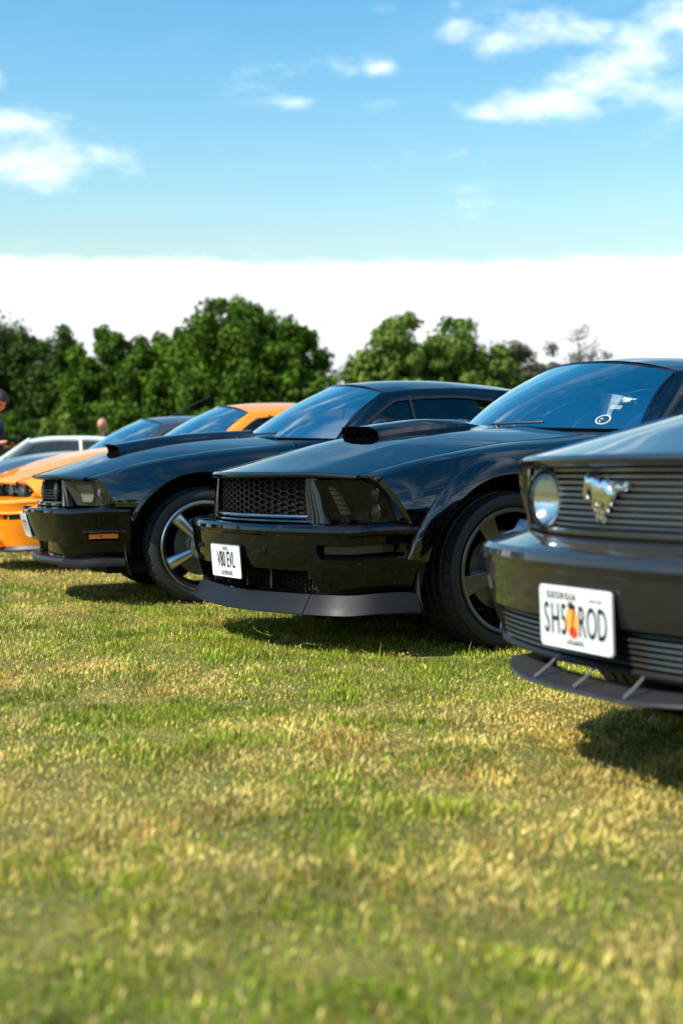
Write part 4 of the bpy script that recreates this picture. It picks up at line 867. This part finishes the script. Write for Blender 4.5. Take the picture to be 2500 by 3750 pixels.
# ------------------------------------------------------------------ people
def skin_mesh(verts, edges, rads, name):
    me = bpy.data.meshes.new(name); me.from_pydata(verts, edges, []); o = bpy.data.objects.new(name, me); COL.objects.link(o)
    md = o.modifiers.new('s', 'SKIN'); sv = me.skin_vertices[0].data
    for i, r in enumerate(rads): sv[i].radius = r if hasattr(r, '__len__') else (r, r)
    sv[0].use_root = True; md.use_smooth_shade = True
    o.modifiers.new('d', 'SUBSURF').levels = 2; o.modifiers['d'].render_levels = 2
    dg = bpy.context.evaluated_depsgraph_get(); dg.update(); nm = bpy.data.meshes.new_from_object(o.evaluated_get(dg)); bpy.data.objects.remove(o); bpy.data.meshes.remove(me)
    return [tuple(v.co) for v in nm.vertices], [tuple(p.vertices) for p in nm.polygons]
def person(x, y, rz, label, sc, lean, nod, arms, top, hair, sleeve=.0):
    """standing figure facing local -Y; arms = list of (elbow, wrist) for the left (+x) and right (-x) side"""
    root = empty('person', (x, y, 0), rz); tag(root, label, 'person')
    ln = lambda p: Vector((p[0], p[1] - lean * max(0, p[2] - .95), p[2])) * sc
    J = dict(pel=(0, 0, .96), wa=(0, .0, 1.10), ch=(0, .01, 1.30), nk=(0, .01, 1.47), hd=(0, -.01, 1.53))
    V_, E_, R_ = [], [], []
    def jt(p, r): V_.append(tuple(ln(p))); R_.append(tuple(q * sc for q in r) if hasattr(r, '__len__') else r * sc); return len(V_) - 1
    pel = jt(J['pel'], (.165, .12)); wa = jt(J['wa'], (.155, .115)); ch = jt(J['ch'], (.185, .125)); nk = jt(J['nk'], .062); hb = jt(J['hd'], .058)
    E_ += [(pel, wa), (wa, ch), (ch, nk), (nk, hb)]
    for sg in (1, -1):
        a = jt((sg * .10, .0, .88), .095); b = jt((sg * .11, -.015, .50), .062); d = jt((sg * .115, .02, .10), .045); f = jt((sg * .125, -.13, .04), .036); E_ += [(pel, a), (a, b), (b, d), (d, f)]
    wr = []
    for sg, (el, wp) in zip((1, -1), arms):
        a = jt((sg * .185, .01, 1.42), .062); b = jt((sg * el[0], el[1], el[2]), .043); d = jt((sg * wp[0], wp[1], wp[2]), .030); E_ += [(ch, a), (a, b), (b, d)]
        h = Vector(V_[d]) - Vector(V_[b]); h.normalize(); wr.append((sg, Vector(V_[d]), h))
    v, f = skin_mesh(V_, E_, R_, 'body'); mb = MB(); mb.add(v, f)
    fm = []
    for sg, w, h in wr:   # hands: palm and five fingers, slightly curled
        side = h.cross(Vector((0, 0, 1))).normalized(); nrm = side.cross(h).normalized()
        P0 = [w - h * .01, w + h * .045 * sc, w + h * .085 * sc]; vv, ff = skin_mesh([tuple(p) for p in P0], [(0, 1), (1, 2)], [.026 * sc, (.038 * sc, .020 * sc), (.040 * sc, .018 * sc)], 'h'); mb.add(vv, ff)
        for k, ln_ in enumerate((.068, .078, .073, .058)):
            o = w + h * .085 * sc + side * ((k - 1.5) * .019 * sc); q = [o, o + h * ln_ * .5 * sc - nrm * .008 * sc, o + h * ln_ * .8 * sc - nrm * .028 * sc]; vv, ff = skin_mesh([tuple(p) for p in q], [(0, 1), (1, 2)], [.0095 * sc, .009 * sc, .0075 * sc], 'g'); mb.add(vv, ff)
        o = w + h * .03 * sc + side * sg * .03 * sc; q = [o, o + h * .035 * sc + side * sg * .022 * sc, o + h * .06 * sc + side * sg * .026 * sc - nrm * .01 * sc]; vv, ff = skin_mesh([tuple(p) for p in q], [(0, 1), (1, 2)], [.011 * sc, .010 * sc, .008 * sc], 'g'); mb.add(vv, ff)
    # head, joined to the neck, turned by the nod angle
    hc = ln(J['hd']) + Vector((0, -.035 * sc - math.sin(nod) * .06, .10 * sc)); rot = Matrix.Rotation(nod, 3, 'X'); n, k = 24, 18; rows = []
    for i in range(k + 1):
        t = math.pi * i / k; row = []
        for j in range(n):
            a = 2 * math.pi * j / n; X, Y, Z = math.sin(t) * math.cos(a), math.sin(t) * math.sin(a), math.cos(t)
            wx = .076 * (1 - .22 * max(0, -Z)); yy = .096 * Y; zz = .118 * Z
            if Y < -.3 and abs(X) < .28:                                   # brow, nose, mouth, chin
                b = (-Y - .3) * (1 - (X / .28) ** 2)
                yy -= b * (.034 * math.exp(-((Z + .12) / .16) ** 2) + .010 * math.exp(-((Z - .22) / .12) ** 2) + .010 * math.exp(-((Z + .52) / .10) ** 2) + .016 * math.exp(-((Z + .85) / .2) ** 2))
            if Y < -.3 and .2 < abs(X) < .6: yy += .012 * math.exp(-((Z - .05) / .1) ** 2)
            p = rot @ Vector((wx * X, yy, zz)) * sc + hc; row.append(tuple(p))
        rows.append(row)
    mb.grid(rows, cv=True); nh = len(mb.f)
    for sg in (1, -1):
        q = hc + rot @ Vector((sg * .076, .008, -.005)) * sc; mb.ball(tuple(q), (.011 * sc, .020 * sc, .032 * sc), 8, 6)
    # materials by where the face lies: skin, top, trousers, shoes
    vv = np.array(mb.v); ms = []
    zs = ln((0, 0, 1.49)).z; zp = ln((0, 0, .98)).z
    for q in mb.f:
        cc = vv[list(q)].mean(0); z = cc[2]; r = math.hypot(cc[0], cc[1] - ln((0, 0, z / sc)).y)
        far = min((Vector(cc) - w).dot(h) for _, w, h in wr if (Vector(cc) - w).length < .5 * sc) if any((Vector(cc) - w).length < .5 * sc for _, w, h in wr) else -9
        near_w = min((Vector(cc) - w).length for _, w, h in wr)
        if z < .09 * sc: ms.append(3)
        elif (Vector(cc) - hc).length < .16 * sc or (z > zs and r < .09 * sc): ms.append(0)
        elif near_w < .16 * sc and any((Vector(cc) - w).length < .16 * sc and (Vector(cc) - w).dot(h) > -.02 - sleeve for _, w, h in wr): ms.append(0)
        elif z < zp and abs(cc[0]) < .24 * sc: ms.append(2)
        else: ms.append(1)
    mb.m = ms; body = mb.build('body', [M_SKIN, top, M_JEANS, M_SHOE], root, car=False, sharp=60)
    for sg in (1, -1):
        m2 = MB(); q = hc + rot @ Vector((sg * .031, -.083, .008)) * sc; m2.ball(tuple(q), .011 * sc, 8, 6); m2.build('eye', M_EYE, root, car=False)
    if hair:
        m2 = MB(); rows = []; rng = random.Random(5)
        for i in range(11):
            t = math.pi * .60 * i / 10; row = []
            for j in range(24):
                a = 2 * math.pi * j / 24; X, Y, Z = math.sin(t) * math.cos(a), math.sin(t) * math.sin(a), math.cos(t)
                if Y < -.25: Z = max(Z, .42)
                q = .012 + .010 * rng.random(); row.append(tuple(rot @ Vector(((.078 + q) * X, (.098 + q) * Y, (.120 + q) * Z)) * sc + hc))
            rows.append(row)
        m2.grid(rows, cv=True); m2.build('hair', M_HAIR, root, car=False)
    return root, wr
person(-4.03, 24.6, R(-35), 'bald person in a dark shirt standing beyond the white saloon', .985, .12, .25, [((.27, .03, 1.15), (.24, -.10, .92)), ((.27, .03, 1.15), (.24, -.10, .92))], M_SHIRT, False)
pr, wr = person(-3.355, 13.05, R(62), 'dark-haired person at the left edge looking down at a black phone', .87, .40, .55, [((.25, -.05, 1.16), (.09, -.30, 1.18)), ((.25, -.05, 1.16), (.06, -.30, 1.20))], M_SHIRTB, True, sleeve=.10)
w0 = (wr[0][1] + wr[1][1]) / 2 + Vector((0, -.10, .02)); w0 = Matrix.Rotation(R(62), 4, 'Z') @ w0 + Vector((-3.355, 13.05, 0))
mb = MB(); mb.box((0, 0, 0), (.075, .008, .04)); mb.box((0, -.012, .0), (.02, .006, .015)); ph = mb.build('phone', M_GLOSSP, car=False); ph.location = w0; ph.rotation_euler = (R(35), 0, R(62)); tag(ph, 'black phone held by the person at the left edge', 'phone')

# ------------------------------------------------------------------ foliage
def vnoise(x, y, sc, seed):
    """smooth value noise, numpy"""
    rs = np.random.RandomState(seed); T = rs.rand(64, 64); x = np.asarray(x) * sc; y = np.asarray(y) * sc; xi = np.floor(x).astype(int); yi = np.floor(y).astype(int); u = x - xi; v = y - yi; u = u*u*(3-2*u); v = v*v*(3-2*v)
    g = lambda a, b: T[a % 64, b % 64]
    return (g(xi, yi)*(1-u) + g(xi+1, yi)*u)*(1-v) + (g(xi, yi+1)*(1-u) + g(xi+1, yi+1)*u)*v
def fast_mesh(name, V, F, colr, m, parent=None):
    """V (n,3), F list of (k, array) faces, colr (n,3): one big mesh quickly"""
    me = bpy.data.meshes.new(name); me.vertices.add(len(V)); me.vertices.foreach_set('co', V.astype(np.float32).ravel())
    nl = sum(f.size for f in F); npoly = sum(len(f) for f in F); me.loops.add(nl); me.polygons.add(npoly)
    me.loops.foreach_set('vertex_index', np.concatenate([f.ravel() for f in F]).astype(np.int32))
    ln = np.concatenate([np.full(len(f), f.shape[1]) for f in F]); st = np.concatenate([[0], np.cumsum(ln)[:-1]])
    me.polygons.foreach_set('loop_start', st.astype(np.int32))
    at = me.color_attributes.new('tint', 'FLOAT_COLOR', 'POINT'); at.data.foreach_set('color', np.concatenate([colr, np.ones((len(V), 1))], 1).astype(np.float32).ravel())
    me.materials.append(m); me.update(calc_edges=True); me.validate()
    o = bpy.data.objects.new(name, me); COL.objects.link(o); o.parent = parent; return o
def leaf_mat(name, transl=.16, rough=.7, spec=.12):
    m = bpy.data.materials.new(name); m.use_nodes = True; nt = m.node_tree; N = nt.nodes; L = nt.links; b = N['Principled BSDF']; b.inputs['Roughness'].default_value = rough; b.inputs['Specular IOR Level'].default_value = spec
    a = N.new('ShaderNodeAttribute'); a.attribute_name = 'tint'; L.new(a.outputs['Color'], b.inputs['Base Color'])
    t = N.new('ShaderNodeBsdfTranslucent'); L.new(a.outputs['Color'], t.inputs[0]); mx = N.new('ShaderNodeMixShader'); mx.inputs[0].default_value = transl; L.new(b.outputs[0], mx.inputs[1]); L.new(t.outputs[0], mx.inputs[2]); L.new(mx.outputs[0], N['Material Output'].inputs[0]); return m
M_LEAF = leaf_mat('tree_leaves'); M_BARK = mat('bark', (.05, .038, .028), rough=.9, noise=.4, nscale=8, bump=.6)

def tree(label, x, y, h, rx, ry, seed, cr=1.0, nlimb=14, base=.18, nc=70, nl=330, size=.20, cols=((.045, .085, .012), (.085, .14, .02)), name='tree', dens=1.0, group='trees along the edge of the field', crown_pow=1.0):
    rs = np.random.RandomState(seed); root = empty(name, (x, y, 0)); tag(root, label, 'tree' if name == 'tree' else name, group)
    zc = h * (base + 1) / 2; rz = h * (1 - base) / 2; V = []; C = []
    cl = []
    for i in range(nc):
        d = rs.normal(size=3); d /= np.linalg.norm(d); q = rs.uniform(.45, .98) if rs.rand() < .8 else rs.uniform(.1, .5)
        k = (1 - .25 * max(0, d[2])) ** crown_pow
        p = np.array([d[0] * rx * q * k, d[1] * ry * q * k, zc + d[2] * rz * q]); r = rs.uniform(.12, .25) * min(rx, rz * 1.2) * (1.1 - .35 * q) * cr; cl.append((p, r))
    limbs = MB(); th = h * base
    limbs.tube([(0, 0, -.1), (.02 * h, 0, th * .5), (0, .01 * h, th), (.01 * h, 0, zc)], [h * .035, h * .028, h * .024, h * .012], 10)
    for p, r in cl[:nlimb]: limbs.tube([(0, 0, lerp(th * .7, zc, rs.rand() * .6)), tuple(np.array([0, 0, th]) * .3 + p * .55 + np.array([0, 0, .04 * h])), tuple(p)], [h * .013, h * .008, h * .003], 6)
    limbs.build('trunk', M_BARK, root, car=False)
    for p, r in cl:
        n = int(nl * dens * rs.uniform(.7, 1.2)); d = rs.normal(size=(n, 3)); d /= np.linalg.norm(d, axis=1)[:, None]; rad = r * (.25 + 1.05 * rs.rand(n) ** .75); c = p + d * rad[:, None] * rs.uniform(.7, 1.35, 3)
        nr = d + rs.normal(size=(n, 3)) * .7 + np.array([0, 0, .35]); nr /= np.linalg.norm(nr, axis=1)[:, None]; t = np.cross(nr, rs.normal(size=(n, 3))); t /= np.linalg.norm(t, axis=1)[:, None]; b = np.cross(nr, t); sz = size * rs.uniform(.6, 1.25, n)[:, None]
        V.append(np.stack([c - t * sz * .5, c + b * sz * .32, c + t * sz * .5, c - b * sz * .32], 1).reshape(-1, 3))
        mixv = np.clip(rs.normal(.5, .22) + rs.normal(0, .18, n), 0, 1)[:, None]; cc = np.array(cols[0]) * (1 - mixv) + np.array(cols[1]) * mixv; C.append(np.repeat(cc, 4, 0))
    V = np.concatenate(V); C = np.concatenate(C); F = np.arange(len(V)).reshape(-1, 4)
    fast_mesh('crown', V, [F], C, M_LEAF, root)
    return root
K = 1 / 5208.3
def tpos(px, D): return (px - 1250) * K * D
def thgt(py, D): return CAM_H + (1737 - py) * K * D
OAK = ((.020, .054, .004), (.085, .16, .009)); DARK = ((.020, .048, .007), (.058, .105, .013)); LIME = ((.045, .10, .012), (.17, .24, .036)); OLIVE = ((.055, .052, .028), (.12, .115, .062)); GREYG = ((.07, .07, .05), (.14, .14, .11))
T_ = [('dark dense tree at the far left edge of the treeline', 0, 1165, 74, 3.6, DARK, 11, 1.0), ('dark tree second from the left in the treeline', 215, 1185, 72, 2.5, DARK, 23, 1.0), ('mid green tree at the left of the big oak', 400, 1205, 66, 2.5, OAK, 31, 1.0), ('left shoulder of foliage against the big oak', 620, 1165, 64, 2.6, OAK, 47, 1.0),
      ('tallest broad oak in the treeline', 845, 1085, 63, 3.6, OAK, 5, 1.0), ('rounded green tree at the right of the tallest oak', 1055, 1150, 62, 2.3, OAK, 61, .9),
      ('pale green tree just right of the gap in the treeline', 1450, 1118, 66, 2.6, LIME, 71, .95), ('pale green tree second from the gap, thinner crown', 1690, 1145, 68, 3.0, LIME, 83, .85), ('olive brown tree to the right of the pale green trees', 1880, 1225, 70, 2.6, OLIVE, 97, .7)]
for lb, px, py, D, rx, cs, sd, dn in T_:
    hh = thgt(py, D); tree(lb, tpos(px, D), D, hh, rx, rx * .9, sd, cols=cs, dens=dn, base=.0 if dn > .75 else .05, nc=int(200 * max(.8, rx / 2.6)), nl=200, size=.245)
tree('thin grey wispy tree standing apart at the right', tpos(2140, 76), 76, thgt(1175, 76), 1.75, 1.3, 113, base=.22, nc=60, nl=70, size=.15, cols=GREYG, cr=1.9, nlimb=40)
tree('low brown tree beneath the grey wispy one', tpos(2030, 73), 73, thgt(1265, 73), 1.9, 1.4, 127, base=.02, nc=70, nl=150, size=.19, cols=OLIVE)
B_ = [(40, 1520, 58, 1.6, OAK), (200, 1500, 57, 1.7, LIME), (390, 1530, 57, 1.5, OAK), (560, 1500, 58, 1.6, OAK), (740, 1480, 59, 1.7, OAK), (930, 1470, 60, 1.6, OAK), (1100, 1420, 60, 1.3, LIME), (1230, 1390, 61, 1.2, LIME), (1330, 1420, 62, 1.1, OAK), (1500, 1450, 62, 1.4, DARK), (1690, 1440, 63, 1.4, OAK), (1900, 1430, 64, 1.5, OLIVE), (2080, 1420, 66, 1.5, OLIVE)]
where = ['at the far left edge, under the dark trees', 'behind the roof of the white saloon', 'behind the bald person', 'left of the aerial on the slate car', 'behind the windscreen of the slate car', 'behind the orange roof', 'at the foot of the gap, left side', 'in the gap between the oaks and the pale trees', 'just right of the gap', 'above the windscreen of the black car with silver wheels', 'above the roof of the black car with silver wheels', 'left of the middle car windscreen', 'behind the middle car windscreen']
for i, (px, py, D, rx, cs) in enumerate(B_):
    tree(('pale' if cs is LIME else 'brownish' if cs is OLIVE else 'green') + ' bush ' + where[i], tpos(px, D), D, thgt(py, D), rx, rx * .8, 200 + i, base=.0, nc=34, nl=220, size=.17, cols=cs, name='bush', group='bushes under the treeline')

# trees on the other side of the field, behind the camera: the bodywork mirrors them
side_ = ['directly behind the viewer', 'behind the viewer to the left', 'out of frame on the left', 'out of frame on the right', 'behind the viewer to the right']
for i in range(27):
    az_ = lerp(21, 339, i / 26); a = R(az_); D = (42 + 9 * ((i * 7) % 5) / 4) + 22 * sm((abs(az_ - 180) - 110) / 45)
    w_ = side_[0] if abs(az_ - 180) < 25 else side_[4] if 100 < az_ < 180 else side_[1] if 180 < az_ < 260 else side_[3] if az_ < 180 else side_[2]
    tree('tree of the field edge ' + w_ + ', seen only mirrored in bodywork', D * math.sin(a), D * math.cos(a), D * (.155 + .045 * ((i * 5) % 7) / 6), D * (.085 if abs(az_ - 180) > 140 else .13), D * .09, 400 + i, base=.0, nc=80, nl=90, size=.009 * D, cols=DARK if i % 3 else OAK, group='trees out of the frame')

# ------------------------------------------------------------------ grass (stuff nobody could count)
def grass():
    rs = np.random.RandomState(3); P = []; W = []
    for y0, y1, dens, wd in ((1.0, 3.2, 11500, 1.0), (3.2, 5.2, 11500, 1.05), (5.2, 8.2, 9000, 1.15), (8.2, 12, 2900, 1.9), (12, 18, 900, 3.2), (18, 30, 250, 5)):
        w1 = y1 * .245 + 1.7; n = int(dens * (y1 - y0) * 2 * w1); x = rs.uniform(-w1, w1, n); y = rs.uniform(y0, y1, n); k = (np.abs(x) < y * .245 + .35) | ((np.abs(x) < y * .245 + 1.7) & (rs.rand(n) < .33)); P.append(np.stack([x[k], y[k]], 1)); W.append(np.full(k.sum(), wd))
    P = np.concatenate(P); W = np.concatenate(W); n = len(P); x, y = P.T
    dry = .35 * vnoise(x, y, .55, 41) - .12 + .40 * vnoise(x, y, 1.3, 1) + .40 * vnoise(x, y, 4.0, 2) + .25 * vnoise(x, y, 11, 4) ; dry = (dry - .55) * 2.4 + .70
    tuft = vnoise(x, y, 6.0, 9)
    r = rs.rand(n); isd = r < np.clip(dry, .12, .85); flat = isd & (rs.rand(n) < .30)
    hgt = np.where(isd, rs.uniform(.010, .024, n), rs.uniform(.011, .029, n)) * (.30 + 1.35 * tuft * (.5 + vnoise(x, y, 17, 14))); tall = rs.rand(n) < .004; hgt = np.where(tall, hgt * 2.0, hgt)
    wid = rs.uniform(.0009, .0021, n) * W; a = rs.uniform(0, 2 * np.pi, n); lean = np.where(flat, rs.uniform(1.0, 1.5, n), rs.uniform(.1, 1.15, n) ** 1.2)
    dx, dy = np.cos(a), np.sin(a); px, py = -np.sin(a + rs.normal(0, .6, n)), np.cos(a)
    b = np.stack([x, y, np.where(flat, rs.uniform(.004, .022, n), -.002)], 1); s1, c1 = np.sin(lean * .6), np.cos(lean * .6); s2, c2 = np.sin(lean * 1.15), np.cos(np.minimum(lean * 1.15, 1.55))
    mid = b + np.stack([dx * s1, dy * s1, c1], 1) * (hgt * .55)[:, None]; tip = mid + np.stack([dx * s2, dy * s2, c2], 1) * (hgt * .45)[:, None]; sd = np.stack([px, py, np.zeros(n)], 1) * wid[:, None]
    V = np.stack([b - sd, b + sd, mid + sd * .85, mid - sd * .85, tip], 1).reshape(-1, 3); i = np.arange(n) * 5
    F4 = np.stack([i, i + 1, i + 2, i + 3], 1); F3 = np.stack([i + 3, i + 2, i + 4], 1)
    g0, g1 = np.array((.095, .170, .006)), np.array((.30, .325, .018)); d0, d1 = np.array((.38, .265, .045)), np.array((.64, .50, .165)); t = rs.rand(n)[:, None]; patch = vnoise(x, y, 2.1, 6)[:, None]; t2 = np.clip(.6 * t + .55 * (patch - .3), 0, 1)
    C = np.where(isd[:, None], d0 * (1 - t) + d1 * t, g0 * (1 - t2) + g1 * t2); rust = (vnoise(x, y, 3.1, 12) > .76) & isd & (rs.rand(n) < .28); C = np.where(rust[:, None], np.array((.42, .20, .035)), C)
    clump = .40 * vnoise(x, y, 5.5, 31) + .35 * vnoise(x, y, 13, 32) + .25 * vnoise(x, y, 30, 33); C = C * (.30 + 1.65 * clump)[:, None]
    o = fast_mesh('grass', V, [F4, F3], np.repeat(C, 5, 0), leaf_mat('grass_blades', .22, .55, .2)); tag(o, 'short mown grass, half green and half dry straw', 'grass', kind='stuff')
grass()
